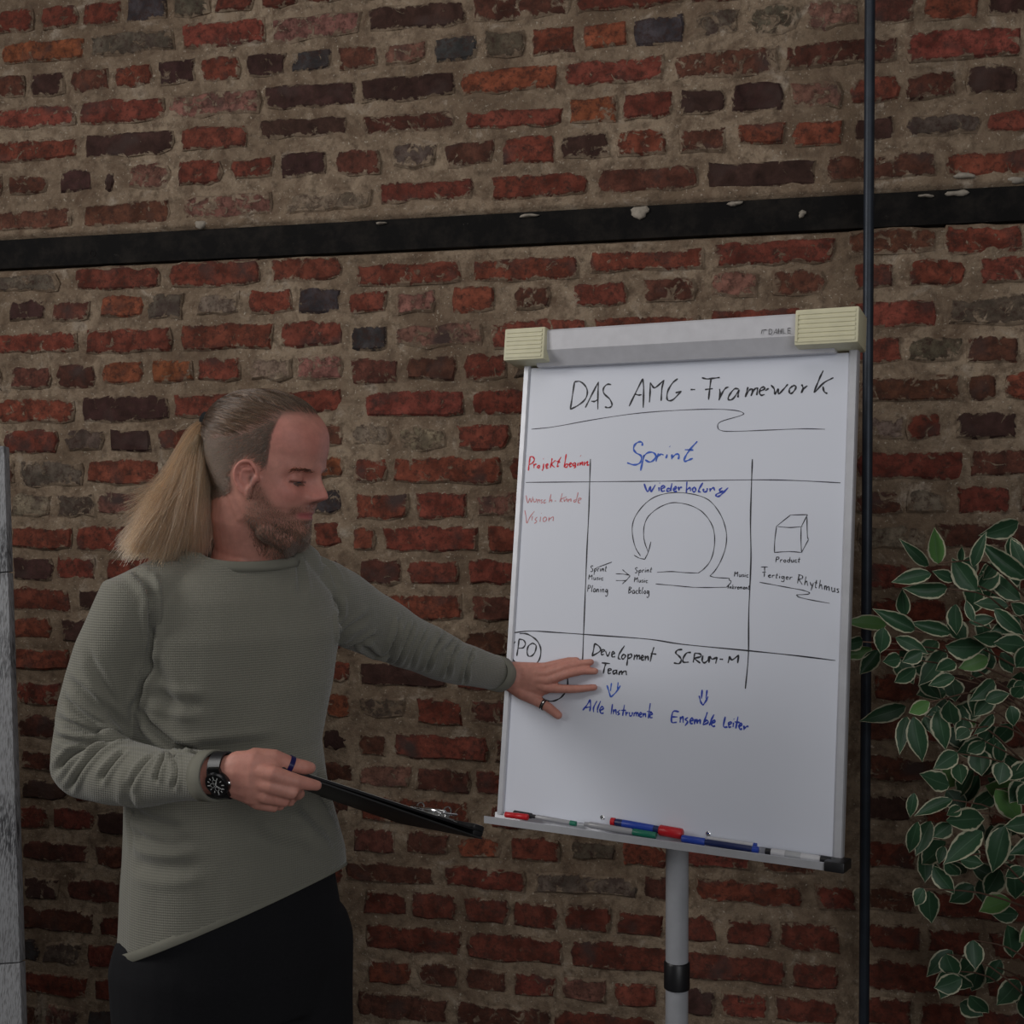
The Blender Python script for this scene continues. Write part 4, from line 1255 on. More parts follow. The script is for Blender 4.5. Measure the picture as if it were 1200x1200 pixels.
# right sleeve: folds into the crook of the elbow
for pts, w_, d_ in (
    ([(62, 838), (90, 852), (120, 860), (146, 864)], .006, .006), ([(60, 862), (85, 868), (115, 870), (145, 868)], .005, .006),
    ([(63, 905), (85, 885), (112, 874), (140, 869)], .006, .006), ([(80, 925), (98, 900), (118, 880), (134, 872)], .005, .005),
    ([(118, 915), (130, 898), (146, 880)], .005, .004), ([(150, 925), (165, 900), (180, 884)], .005, .003),
    ([(183, 915), (188, 898), (196, 880)], .004, .005), ([(202, 925), (207, 905), (203, 882)], .004, .003), ([(195, 880), (205, 884), (222, 884)], .004, .004),
    ([(75, 790), (100, 812), (130, 838), (150, 858)], .007, .004), ([(72, 812), (95, 836), (120, 852)], .006, .004), ([(100, 760), (120, 800), (142, 850)], .008, .003),
    ([(172, 672), (176, 700), (177, 760), (166, 808), (158, 830)], .006, .007), ([(152, 662), (165, 676), (176, 700)], .007, .004),
    # left sleeve: cross folds
    ([(420, 752), (450, 770), (470, 722)], .006, .004), ([(466, 725), (462, 750), (452, 785)], .0055, .005), ([(484, 732), (474, 756), (458, 788)], .0055, .006), ([(500, 738), (488, 762), (478, 792)], .005, .004),
    ([(519, 744), (506, 764), (497, 795)], .005, .007), ([(538, 752), (526, 772), (522, 800)], .005, .006), ([(555, 760), (545, 780), (544, 806)], .0045, .006), ([(532, 748), (520, 762)], .004, .003),
    ([(396, 770), (415, 756), (440, 745)], .008, .004), ([(392, 752), (410, 735), (432, 722)], .009, .003),
    # torso
    ([(166, 836), (185, 858), (210, 876), (235, 884)], .007, .007), ([(176, 812), (200, 822), (240, 826)], .010, .004), ([(150, 945), (180, 965), (215, 975)], .010, .004), ([(160, 975), (178, 985), (230, 990)], .010, .003),
    ([(205, 880), (250, 876), (320, 868)], .009, .004), ([(170, 770), (190, 800), (200, 850)], .012, .004), ([(345, 640), (350, 665), (352, 700)], .008, .003), ([(392, 700), (394, 730), (396, 765)], .008, .006),
    ([(350, 940), (370, 960), (392, 985)], .012, .003), ([(300, 960), (330, 975), (365, 978)], .014, .003), ([(155, 1010), (190, 1018), (240, 1012)], .012, .003), ([(372, 905), (376, 925), (386, 950)], .010, .004),
    ([(375, 655), (388, 668), (396, 690)], .007, .003), ([(150, 900), (152, 940), (156, 1000)], .008, .002)):
    fold(pts, w_, d_)
big = np.array([pnoise(Vector(p) * 9.0) for p in P]) * .004 + np.array([pnoise(Vector((p[0] * 22, p[1] * 22, p[2] * 14))) for p in P]) * .0016
P = P + Nn * (disp + big)[:, None]
setco(shirt_me, P)
# clean openings: neckline, cuffs, hem
bm = bmesh.new(); bm.from_mesh(shirt_me)
def cut(co, no, center, radius, clear=True):
    fs = [f for f in bm.faces if (f.calc_center_median() - center).length < radius]
    geo = set(fs)
    for f in fs: geo.update(f.edges); geo.update(f.verts)
    r = bmesh.ops.bisect_plane(bm, geom=list(geo), plane_co=co, plane_no=no, clear_outer=clear, dist=1e-6)
    return [e for e in r['geom_cut'] if isinstance(e, bmesh.types.BMEdge)]
def loop_pts(edges):
    adj = {}
    for e in edges:
        a, b = e.verts; adj.setdefault(a, []).append(b); adj.setdefault(b, []).append(a)
    best = []
    seen = set()
    for st in adj:
        if st in seen: continue
        path = [st]; seen.add(st); cur = st
        while True:
            nx = [x for x in adj[cur] if x not in seen]
            if not nx: break
            cur = nx[0]; seen.add(cur); path.append(cur)
        if len(path) > len(best): best = path
    return [v.co.copy() for v in best]
nF, nL, nR = W(298, 662, 1.785), W(234, 637, 1.86), W(354, 635, 1.93)
nc = (nL + nR) / 2
nn = (nR - nF).cross(nL - nF).normalized()
if nn.z < 0: nn = -nn
neck_loop = loop_pts(cut(nc, nn, nc + ZU * .03, .15))
ra = (W(262, 909, 1.60) - W(225, 910, 1.63)).normalized(); cuffR = W(254, 909, 1.607)
loopR = loop_pts(cut(cuffR, ra, cuffR, .075))
la = (bh(600, 793, .03) - W(530, 774, 2.335)).normalized(); cuffL = bh(583, 789, .041)
loopL = loop_pts(cut(cuffL, la, cuffL + la * .03, .10))
h1, h2, h3 = W(403, 1013, 1.93), W(345, 1049, 1.745), W(150, 1125, 1.80)
hn = (h2 - h1).cross(h3 - h1).normalized()
if hn.z > 0: hn = -hn
loopH = loop_pts(cut(h1, hn, h1, 2.0))
bm.to_mesh(shirt_me); bm.free()
shirt_me.polygons.foreach_set('use_smooth', [True] * len(shirt_me.polygons))
def mk_knit():
    n = NT('sage_waffle_knit'); p = n.obj()
    sx = n.n('ShaderNodeSeparateXYZ'); n.l(p, sx.inputs[0])
    rows = n.math('SINE', n.math('MULTIPLY', sx.outputs[2], 2 * math.pi / .0036))
    cols = n.math('SINE', n.math('MULTIPLY', n.math('ADD', sx.outputs[0], n.math('MULTIPLY', sx.outputs[1], .6)), 2 * math.pi / .0036))
    h = n.math('ADD', n.math('MULTIPLY', rows, .6), n.math('MULTIPLY', cols, .35))
    f = n.noise(p, 16, 4)
    c = n.mix(f, (.212, .205, .168), (.245, .236, .196))
    c = n.mix(n.ramp(h, -.9, .3, .45, 0), c, (.14, .142, .12))
    n.set(Base_Color=c, Roughness=.92)
    n.b.inputs['Sheen Weight'].default_value = .25; n.b.inputs['Sheen Roughness'].default_value = .5
    n.b.inputs['Specular IOR Level'].default_value = .15
    n.bump(h, .55, .0009)
    return n.m
M['knit'] = mk_knit()
def mk_rib():
    n = NT('sage_ribbed_knit'); p = n.obj()
    c = n.mix(n.noise(p, 60, 3), (.20, .195, .160), (.23, .225, .185)); n.set(Base_Color=c, Roughness=.9)
    n.bump(n.noise(p, 900, 2), .3, .0006); n.b.inputs['Specular IOR Level'].default_value = .15
    return n.m
M['rib'] = mk_rib()
shirt_me.materials.append(M['knit'])
shirt = bpy.data.objects.new('shirt', shirt_me); COL.objects.link(shirt); shirt.parent = man; shirt.location = -man.location
sm = shirt.modifiers.new('thickness', 'SOLIDIFY'); sm.thickness = .0016; sm.offset = 1
def band(name, loop, axis, width, thick, lab=None, out=.0006, shift=0.0):
    """a flat ribbed band that follows an opening's edge"""
    if len(loop) < 8: return
    k = len(loop)
    pts = np.array([tuple(p) for p in loop])
    for _ in range(6): pts = (np.roll(pts, 1, 0) + pts * 2 + np.roll(pts, -1, 0)) / 4
    n_ = 72
    d = np.r_[0, np.cumsum(np.linalg.norm(np.diff(np.vstack([pts, pts[:1]]), axis=0), axis=1))]
    tt = np.linspace(0, d[-1], n_, endpoint=False)
    ex = np.vstack([pts, pts[:1]])
    pts = np.stack([np.interp(tt, d, ex[:, i]) for i in range(3)], 1)
    c = pts.mean(0); ax_ = np.array(axis)
    v = []; f = []
    prof = [(-width, out), (-width, out + thick), (-width * .5, out + thick * 1.25), (0, out + thick), (.0008, out + thick * .3), (0, out - .001)]
    for p in pts:
        r = p - c; r = r - ax_ * (r @ ax_); r /= np.linalg.norm(r)
        for a, b in prof:
            sl = r * (b - shift * a / width if shift else b)
            v.append(Vector(p + ax_ * a + sl))
    m_ = len(prof)
    for i in range(n_):
        for j in range(m_):
            f.append([i * m_ + j, i * m_ + (j + 1) % m_, ((i + 1) % n_) * m_ + (j + 1) % m_, ((i + 1) % n_) * m_ + j])
    o = MB().add(v, f).build(name, M['rib'], shirt, smooth=True)
    o.location = (0, 0, 0); o.data.transform(Matrix.Translation((0, 0, 0)))
    return o
# children of the shirt share its offset
band('collar', neck_loop, nn, .013, .0018, out=.0030, shift=.006)
band('cuff', loopR, ra, .022, .0016, out=.0022)
band('cuff', loopL, la, .026, .0016, out=.0022)
band('hem', loopH, -hn if hn.z > 0 else hn, .014, .001, out=.0022)
# --- trousers
tp = []
hip_rows = [(1178, 276, .150, .112), (1120, 276, .168, .122), (1070, 276, .166, .122), (1035, 276, .158, .115), (1008, 276, .150, .11)]
tp.append(torso(1.0, 0.0, hip_rows))
for s_ in (1, -1):
    h0, kn, an_ = legs[s_]
    tp.append(cap([h0 + ZU * .02, h0.lerp(kn, .5), kn, kn.lerp(an_, .5), an_ + ZU * .01], [.098, .088, .070, .066, .064]))
tr_me = vox(tp, .006, 4)
P = coords(tr_me); Nn = normals(tr_me)
P = P + Nn * (np.array([pnoise(Vector((p[0] * 14, p[1] * 14, p[2] * 8))) for p in P]) * .004)[:, None]
setco(tr_me, P)
M['trousers'] = simple('black_cotton', (.012, .012, .014), .9, 0, .1, 200, .3, .2)
tr_me.materials.append(M['trousers'])
tr = bpy.data.objects.new('trousers', tr_me); COL.objects.link(tr); tr.parent = man; tr.location = -man.location
for s_ in (1, -1):
    h0, kn, an_ = legs[s_]
    b0 = Vector((an_.x, an_.y, 0))
    me_ = vox([cap([b0 - TY * .045 + ZU * .045, b0 + TY * .05 + ZU * .042, b0 + TY * .14 + ZU * .034, b0 + TY * .175 + ZU * .030], [(.036, .044), (.043, .041), (.046, .032), (.036, .026)], up=ZU), cap([b0 + ZU * .05, b0 + ZU * .10], [.044, .042])], .005, 3)
    P = coords(me_); P[:, 2] = np.maximum(P[:, 2], .002); setco(me_, P)
    me_.materials.append(M['black_plastic'])
    o = bpy.data.objects.new('shoe', me_); COL.objects.link(o); o.parent = man; o.location = -man.location

# --- watch on the right wrist (a part he wears) and rings
def ring_band(name, c, axis, r, w_, th, mat, par, rx=None, up=None, n_=40):
    ax_ = Vector(axis).normalized(); u = (Vector(up) - ax_ * Vector(up).dot(ax_)).normalized() if up is not None else ax_.orthogonal().normalized(); s2 = ax_.cross(u)
    rx = rx or r
    v = []; f = []
    prof = [(-w_ / 2, 0), (-w_ / 2, th), (w_ / 2, th), (w_ / 2, 0)]
    for i in range(n_):
        a = 2 * math.pi * i / n_
        for pa, pb in prof:
            v.append(Vector(c) + ax_ * pa + s2 * ((rx + pb) * math.cos(a)) + u * ((r + pb) * math.sin(a)))
    for i in range(n_):
        for j in range(4): f.append([i * 4 + j, i * 4 + (j + 1) % 4, ((i + 1) % n_) * 4 + (j + 1) % 4, ((i + 1) % n_) * 4 + j])
    return MB().add(v, f).build(name, mat, par, auto=40)
wc = W(264.5, 908.5, 1.600)
wax = (W(282, 908, 1.592) - W(242, 909, 1.615)).normalized()
wn = (-FH * .78 - ZU * .50 - RT * .22).normalized(); wn = (wn - wax * wn.dot(wax)).normalized()
watch = ring_band('watch', wc - wax * .003, wax, .0205, .020, .0028, M['black_plastic'], man, rx=.0292, up=-FH)
dc = W(255, 918.5, 1.573)
wn2 = (-FH * .86 - ZU * .36 - RT * .34).normalized()
mb = MB(); mb.lathe(dc - wn2 * .006, wn2, [(0, .0165), (.002, .0175), (.008, .0175), (.010, .0165), (.0105, .0145), (.0098, .0143)], 36)
case = mb.build('watch_case', pcol('dark_gunmetal', (.06, .06, .065), .25), watch, auto=40)
case.data.materials[0].node_tree.nodes['Principled BSDF'].inputs['Metallic'].default_value = .9
mb = MB(); d1 = wn2.cross(wax).normalized(); d2 = d1.cross(wn2)
M['lume'] = simple('pale_watch_markings', (.55, .56, .55), .4)
for k in range(12):
    a = k * math.pi / 6
    q = dc + wn2 * .0042 + (d2 * math.sin(a) + d1 * math.cos(a)) * .0112
    mb.box(q, (d2 * math.cos(a) - d1 * math.sin(a)), (d2 * math.sin(a) + d1 * math.cos(a)), wn2, .0005, .0014 if k % 3 else .002, .0002)
for cc, rr in ((d1 * .0055, .0030), (-d1 * .0055, .0030), (-d2 * .0055, .0030)):
    for k in range(10):
        a = k * math.pi / 5
        mb.box(dc + wn2 * .0042 + cc + (d1 * math.cos(a) + d2 * math.sin(a)) * rr, d1, d2, wn2, .00035, .00035, .0002)
mb.box(dc + wn2 * .0045 + (d1 * .004 + d2 * .002), (d1 * .9 + d2 * .45).normalized(), (d2 * .9 - d1 * .45).normalized(), wn2, .0045, .0005, .0002)
mb.box(dc + wn2 * .0045 + (d2 * .004 - d1 * .003), (d2 * .8 - d1 * .6).normalized(), (d1 * .8 + d2 * .6).normalized(), wn2, .0055, .0004, .0002)
mb.build('dial_marks', M['lume'], watch)
for s_ in (-1, 1):
    mb = MB(); q = dc - wn2 * .003 + d1 * (.0175 * s_)
    mb.box(q, wax, d1, wn2, .0095, .005, .0028, .001); mb.build('lug', case.data.materials[0], watch, auto=40)
mb = MB(); mb.lathe(dc + wn2 * -.001 + d2 * .0172, d2, [(0, .0028), (.0035, .0028), (.004, .002)], 12); mb.build('crown', M['chrome'], watch, auto=40)
t0 = bh(628, 821, .019); t1 = bh(642, 828.5, .015)
ringL = ring_band('ring', t0.lerp(t1, .62), (t1 - t0), .0104, .0068, .0010, M['black_plastic'], man, up=BN)
rg = ring_band('ring_inlay', t0.lerp(t1, .62), (t1 - t0), .0110, .0018, .0007, M['chrome'], ringL, up=BN); rg.location = Vector((0, 0, 0)); rg.location = -Vector((0, 0, 0))
q0, q1 = W(322, 889, 1.598), W(342, 897, 1.606)
ringR = ring_band('ring', q0.lerp(q1, .88), (q1 - q0), .0112, .0068, .0011, pcol('dark_blue_enamel', (.012, .012, .09), .2), man, up=-FH)
# --- folder / clipboard held in the right hand
ca_ = W(345, 903.5, 1.60); cb_ = W(566, 975, 1.775)
CX = (cb_ - ca_).normalized()
cw = (W(562, 984, 1.98) - cb_); CYv = (cw - CX * cw.dot(CX)).normalized(); CZ = CX.cross(CYv).normalized()
if CZ.z < 0: CZ = -CZ
clen = (cb_ - ca_).length; cwid = .225
cl0 = ca_ + CX * (clen / 2 - .012) + CYv * (cwid / 2)
clip = thing('clipboard', 'black folder clipboard with a chrome clip, held edge-on by the man in green', 'clipboard', cl0)
mb = MB(); mb.box(cl0, CX, CYv, CZ, clen / 2 + .012, cwid / 2, .0018, .0008); mb.build('board', M['black_plastic'], clip, auto=40)
mb = MB()
hg = (CX * math.cos(.02) - CZ * math.sin(.02)).normalized(); hz = hg.cross(CYv).normalized()
if hz.z < 0: hz = -hz
mb.box(cl0 - CZ * .0060 + CX * .010, hg, CYv, hz, clen / 2 + .004, cwid / 2 + .001, .0012, .0006); mb.build('cover', pcol('matt_black_vinyl', (.020, .020, .021), .55), clip, auto=40)
mb = MB(); mb.box(cl0 + CX * (clen / 2 + .004), CX, CYv, CZ, .010, cwid / 2, .0085, .004); mb.build('spine', M['black_plastic'], clip, auto=40)
mb = MB(); mb.box(cl0 + CZ * .0026 - CX * .01, CX, CYv, CZ, clen / 2 - .02, cwid / 2 - .012, .0006); mb.build('paper', pcol('paper', (.5, .5, .48), .8), clip)
kb = cl0 + CX * (clen / 2 - .055) - CYv * (cwid / 2 - .055) + CZ * .002
mb = MB(); mb.box(kb + CZ * .0015, CX, CYv, CZ, .014, .050, .0012, .0004); mb.box(kb + CZ * .0065 + CX * .004, CX, CYv, CZ, .004, .046, .0045, .002); ck = mb.build('clip_plate', M['chrome'], clip, auto=40)
for s_ in (-1, 1):
    ring_band('clip_loop', kb + CYv * (s_ * .036) + CZ * .012 + CX * .008, CYv, .0058, .0022, .0014, M['chrome'], ck)
    mb = MB(); mb.tube([kb + CYv * (s_ * .05) + CZ * .005 - CX * .012, kb + CYv * (s_ * .05) + CZ * .010 + CX * .016], .0016, 8, rnd=2); mb.build('clip_arm', M['chrome'], ck, smooth=True)
mb = MB(); mb.tube([kb - CYv * .045 + CZ * .009 - CX * .002, kb + CYv * .045 + CZ * .009 - CX * .002], .0028, 10); mb.build('clip_spring', M['chrome'], ck, smooth=True)

# --- hair
bb = make_bvh(body_me)
def hairmat(name, c1, c2, rough=.45):
    n = NT(name)
    hi = n.n('ShaderNodeHairInfo')
    c = n.mix(hi.outputs['Random'], c1, c2)
    h = n.n('ShaderNodeBsdfHairPrincipled'); n.l(c, h.inputs['Color'])
    h.inputs['Roughness'].default_value = rough; h.inputs['Radial Roughness'].default_value = .5
    n.l(h.outputs[0], n.out.inputs['Surface'])
    return n.m
M['hair_blond'] = hairmat('blond_hair', (.42, .245, .135), (.18, .098, .054), .33)
M['hair_dark'] = hairmat('ash_brown_hair', (.085, .052, .034), (.018, .012, .008), .24)
M['hair_buzz'] = hairmat('short_ash_hair', (.085, .060, .044), (.035, .024, .017))
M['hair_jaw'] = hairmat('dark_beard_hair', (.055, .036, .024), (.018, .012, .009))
M['hair_beard'] = hairmat('beard_hair', (.10, .066, .042), (.030, .020, .014))
def hair(name, strands, r0, r1, mat, parent=man):
    """strands: list of (n, 3) arrays, one curves object"""
    hc = bpy.data.hair_curves.new(name)
    hc.add_curves([len(s_) for s_ in strands])
    hc.position_data.foreach_set('vector', np.concatenate(strands).astype(np.float32).ravel())
    rad = np.concatenate([np.linspace(r0, r1, len(s_)) for s_ in strands]).astype(np.float32)
    if 'radius' not in hc.attributes: hc.attributes.new('radius', 'FLOAT', 'POINT')
    hc.attributes['radius'].data.foreach_set('value', rad)
    hc.materials.append(mat)
    o = bpy.data.objects.new(name, hc); COL.objects.link(o); o.parent = parent; o.location = -man.location
    tag(o, kind='stuff')
    return o
P = coords(body_me); Nn = normals(body_me); L = tolocal(P)
TIE = hl(.004, -.116, .064)
rs = np.random.RandomState(11)
# swept-back top hair
top_sel = np.where((scalp > .5) & (L[:, 2] > np.interp(L[:, 1], [-.12, -.09, -.05, 0, .04, .08], [.028, .031, .040, .052, .076, .089])))[0]
side_sel = np.where((scalp > .5) & (L[:, 2] <= np.interp(L[:, 1], [-.12, -.09, -.05, 0, .04, .08], [.033, .036, .045, .057, .081, .095])))[0]
strands = []
C0 = np.array(hl(0, -.01, .03))
for i in rs.choice(top_sel, 5200):
    p = P[i].copy(); tie = np.array(TIE)
    s_ = [p + Nn[i] * -.0005]
    D = np.linalg.norm(tie - p); n_ = 12
    lift = rs.uniform(.0012, .0075)
    q = p.copy()
    for k in range(1, n_ + 1):
        t = k / n_
        q = p * (1 - t) + tie * t
        loc, nr, _, _ = bb.find_nearest(Vector(q))
        if loc is not None and t < .93:
            q2 = np.array(loc) + np.array(nr) * (lift * min(1, t * 3) + .0015 * math.sin(t * 9 + i))
            w_ = min(1, (1 - t) * 5)
            q = q2 * w_ + q * (1 - w_)
        s_.append(q)
    strands.append(np.array(s_))
hair('top_hair', strands, .00042, .00035, M['hair_dark'])
strands = []
hxv, hyv, hzv = np.array(HX), np.array(HY), np.array(HZ)
for i in rs.choice(side_sel, 15000):
    p = P[i]; n = Nn[i]
    flow = -hyv * .8 - hzv * .55 + rs.normal(0, .25, 3)
    flow -= n * (flow @ n); flow /= np.linalg.norm(flow) + 1e-9
    ln = rs.uniform(.006, .012) * (0.6 if L[i, 2] < .0 else 1)
    s_ = [p + n * (-.0005 + .0022 * (k / 4)) + flow * ln * k / 4 for k in range(5)]
    strands.append(np.array(s_))
hair('side_hair', strands, .00038, .00015, M['hair_buzz'])
# beard and moustache
strands = []; jaw = []
b_sel = np.where(beard > .35)[0]
for i in rs.choice(b_sel, 9000):
    if rs.rand() > beard[i] * (1 if L[i, 2] < -.062 else .55): continue
    p = P[i]; n = Nn[i]; l = L[i]
    dark = l[2] < -.06
    flow = -hzv * 1.0 + hyv * .35 + rs.normal(0, .28, 3)
    if l[2] > -.06 and l[1] > .05: flow = -hzv * .7 + hxv * .8 * np.sign(l[0]) + rs.normal(0, .2, 3)
    flow -= n * (flow @ n) * .8; flow /= np.linalg.norm(flow) + 1e-9
    ln = (rs.uniform(.004, .008) if l[2] < -.075 else rs.uniform(.002, .0045)) * min(1, beard[i] + .2)
    if l[1] > .07 and l[2] > -.055: ln = min(ln, .006)
    s_ = [p + n * (-.0005 + (.0032 if l[2] < -.07 else .0016) * (k / 4)) + flow * ln * k / 4 for k in range(5)]
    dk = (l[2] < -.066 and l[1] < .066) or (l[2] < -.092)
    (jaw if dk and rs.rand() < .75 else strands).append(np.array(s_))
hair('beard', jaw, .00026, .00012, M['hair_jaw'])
hair('beard', strands, .00020, .0001, M['hair_beard'])
# eyebrows
strands = []
for sd in (1, -1):
    for _ in range(170):
        u = rs.rand() if sd == 1 else rs.uniform(.35, 1)
        q = hl(sd * (.012 + .034 * u), 11e-2, .0085 + .004 * math.sin(u * 2.6) + rs.normal(0, .0012))
        h = bb.ray_cast(q, -HY)
        if h[0] is None: continue
        p = np.array(h[0]); fl = hxv * sd * .9 - hyv * .35 + hzv * (.35 - .7 * u) + rs.normal(0, .15, 3); fl /= np.linalg.norm(fl)
        strands.append(np.array([p + fl * .007 * k / 3 + np.array(h[1]) * (.0012 * k / 3) for k in range(4)]))
hair('eyebrow_hair', strands, .00032, .00012, M['hair_dark'])
# lashes
strands = []
for sd in (1, -1):
    for _ in range(60):
        u = rs.uniform(-1, 1)
        p0 = np.array(EYE[sd] + HX * (u * .0115) + HY * (.0128 * math.sqrt(max(0.05, 1 - (u * .8) ** 2)) - .0003) - HZ * .0052)
        fl = hyv * .7 - hzv * .75 + hxv * u * .4
        strands.append(np.array([p0 + fl * .0065 * k / 3 + hzv * .0012 * (k / 3) ** 2 for k in range(4)]))
hair('eyelash_hair', strands, .0003, .0001, M['hair_dark'])
# ponytail
strands = []
tie = np.array(TIE)
def bez(a, b, c, d, n_):
    t = np.linspace(0, 1, n_)[:, None]
    return a * (1 - t) ** 3 + 3 * b * t * (1 - t) ** 2 + 3 * c * t * t * (1 - t) + d * t ** 3
fwd, rt, up_ = np.array(FH), np.array(RT), np.array(ZU)
for i in range(9000):
    u = rs.beta(1.25, 1.25)                       # 0 left edge, 1 right edge
    dpt = rs.normal(0, .016)
    rr = rs.rand() ** .5 * .0075; th = rs.uniform(0, 6.28)
    a = tie + rt * (rr * math.cos(th)) + fwd * (rr * math.sin(th)) * .9 + up_ * (-rr * .5)
    ex = 143 + 98 * u + rs.normal(0, 4); ey = 634 + 26 * u - 24 * max(0, u - .5) / .5 + rs.normal(0, 8) + 7 * math.sin(u * 13 + 1) - (rs.rand() < .25) * rs.uniform(0, 60)
    e_ = np.array(W(ex, ey, 1.80 + .06 * (u - .5))) + fwd * dpt
    b = a - rt * (.034 * (1 - u) ** 1.1 + .008) + up_ * (.016 * (1 - u) - .002) + fwd * dpt * .3
    mx = np.array(W(207 + 42 * u, 572, 1.82)) + fwd * dpt * 1.25
    c = mx * 1.0
    s_ = bez(a, b, c, e_, 18)
    wv = rs.normal(0, .0045); ph = rs.uniform(0, 6)
    tt = np.linspace(0, 1, 18)[:, None]
    s_ = s_ + rt * (np.sin(tt * 6 + ph) * wv * tt) + fwd * (np.cos(tt * 5 + ph) * wv * tt)
    strands.append(s_)
hair('ponytail', strands, .00040, .00022, M['hair_blond'])
ring_band('hair_tie', tie + np.array(-HY) * .0035 + np.array(HX) * .002, (-HY * .95 + HZ * .05), .0082, .010, .0042, pcol('black_elastic', (.008, .008, .009), .95), man, rx=.0082, up=ZU)
mb = MB(); mb.add(*tube_geo([W(232, 512, 1.835), W(223, 535, 1.825), W(212, 570, 1.825), W(202, 605, 1.82), W(198, 626, 1.815)], [(.004, .004), (.010, .006), (.020, .008), (.030, .009), (.034, .009)], 16, FH, True, 3))
core = mb.build('ponytail_core', simple('blond_hair_mass', (.20, .135, .075), .7), man, smooth=True)

# ---------------------------------------------------------------- whitewashed panel leaning at the left edge
def mk_white_wood():
    n = NT('whitewashed_wood'); p = n.obj()
    mp = n.n('ShaderNodeMapping'); n.l(p, mp.inputs[0]); mp.inputs['Scale'].default_value = (420, 420, 5)
    g1 = n.noise(mp.outputs[0], 1.0, 3, .6)
    c = n.mix(n.ramp(g1, .46, .64), (.30, .305, .32), (.15, .15, .155))
    b = n.noise(p, 6, 3)
    c = n.mix(n.math('MULTIPLY', n.ramp(b, .55, .7), n.ramp(g1, .40, .55)), c, (.045, .045, .05))
    n.set(Base_Color=c, Roughness=.75)
    n.bump(g1, .4, .001)
    return n.m
M['white_wood'] = mk_white_wood()
pt = W(8.5, 521, 2.45); pb_ = W(25, 1050, 2.33)
pv = (pt - pb_).normalized()
pf = pb_ + pv * ((0.012 - pb_.z) / pv.z)                   # where its lower corner stands on the floor
ph = (pt - pf).length
pu = (RT * .97 - FH * .10); pu = (pu - pv * pu.dot(pv)).normalized(); pn = pu.cross(pv).normalized()
panel_t = thing('wooden_panel', 'weathered whitewashed wooden panel standing at the left edge before the brick wall', 'panel', pf)
nb_ = 9; bw_ = .12  # extra planks out of view, added so the panel shades the lower-left wall
for k in range(nb_):
    for a, b in ((0, ph * .40), (ph * .40 + .002, ph * .845), (ph * .845 + .002, ph - (.004 if k == 0 else .0))):
        mb = MB(); mb.box(pf - pu * (bw_ * (k + .5)) + pv * ((a + b) / 2), pu, pn, pv, bw_ / 2 - .0012, .011, (b - a) / 2, .002)
        mb.build('plank', M['white_wood'], panel_t, auto=40)
for z_ in (.15, .5, .8):
    mb = MB(); mb.box(pf - pu * (bw_ * nb_ / 2) + pv * (ph * z_) + pn * (-.020 if pn.dot(FW) < 0 else .020), pu, pn, pv, bw_ * nb_ / 2 - .02, .0085, .035, .002)
    mb.build('batten', M['white_wood'], panel_t, auto=40)

# ---------------------------------------------------------------- variegated fig tree
def mk_leaf():
    n = NT('variegated_leaf')
    uv = n.n('ShaderNodeTexCoord').outputs['UV']
    sx = n.n('ShaderNodeSeparateXYZ'); n.l(uv, sx.inputs[0])
    oi = n.n('ShaderNodeObjectInfo')
    p = n.pos()
    u = n.math('ABSOLUTE', n.math('SUBTRACT', n.math('MULTIPLY', sx.outputs[0], 2.0), 1.0))
    wob = n.math('MULTIPLY', n.math('SUBTRACT', n.noise(p, 60, 3), .5), .42)
    tip = n.math('MULTIPLY', n.ramp(sx.outputs[1], .80, 1.0), .35)
    e = n.ramp(n.math('ADD', n.math('ADD', u, wob), tip), .80, .86)
    vein = n.ramp(u, .02, .07, .35, 0)
    g_ = n.mix(n.noise(p, 40, 4), (.017, .052, .026), (.031, .082, .038))
    g_ = n.mix(n.math('GREATER_THAN', oi.outputs['Random'], .9), g_, (.085, .19, .055))
    g_ = n.mix(vein, g_, (.12, .20, .13))
    c = n.mix(e, g_, (.42, .41, .29))
    n.set(Base_Color=c, Roughness=.48)
    n.b.inputs['Specular IOR Level'].default_value = .35
    n.bump(n.noise(p, 120, 3), .25, .0008)
    return n.m
M['leaf'] = mk_leaf()
M['twig'] = simple('brown_twig', (.10, .055, .035), .8)
def leaf_mesh(curl, fold_, wav, seed):
    """unit leaf: base at the origin, tip at +Y, width 1 along X, face +Z"""
    r = random.Random(seed)
    rows = [(0, .03), (.10, .50), (.27, .90), (.45, 1.0), (.64, .86), (.82, .48), (.93, .18), (1.0, .02)]
    v = []; f = []; uv = []
    for t, w in rows:
        for cx_ in (-1, -.5, 0, .5, 1):
            x = cx_ * w * .5
            z = -curl * t * t + fold_ * abs(cx_) * w * .5 + wav * math.sin(t * 9 + cx_ * 2 + seed) * abs(cx_) * w
            v.append((x + .04 * math.sin(t * 3 + seed) , t, z)); uv.append(((cx_ + 1) / 2, t))
    for j in range(len(rows) - 1):
        for i in range(4): f.append((j * 5 + i, j * 5 + i + 1, (j + 1) * 5 + i + 1, (j + 1) * 5 + i))
    me = mesh_from('leaf', v, f)
    ul = me.uv_layers.new(name='UVMap')
    for lp in me.loops: ul.data[lp.index].uv = uv[lp.vertex_index]
    me.materials.append(M['leaf'])
    me.polygons.foreach_set('use_smooth', [True] * len(me.polygons))
    return me
LEAVES = [leaf_mesh(.10, .20, .02, 1), leaf_mesh(.25, .30, .03, 2), leaf_mesh(.02, .12, .045, 3), leaf_mesh(-.10, .35, .03, 4), leaf_mesh(.35, .15, .02, 5)]
PB = on_plane(1290, 1200, (0, -.62, 0), Vector((0, 1, 0)))
PB = Vector((PB.x, -.60, 0))
tree = thing('potted_fig', 'variegated weeping fig with cream-edged leaves, in a pot right of the whiteboard', 'plant', PB)
lr = random.Random(21)
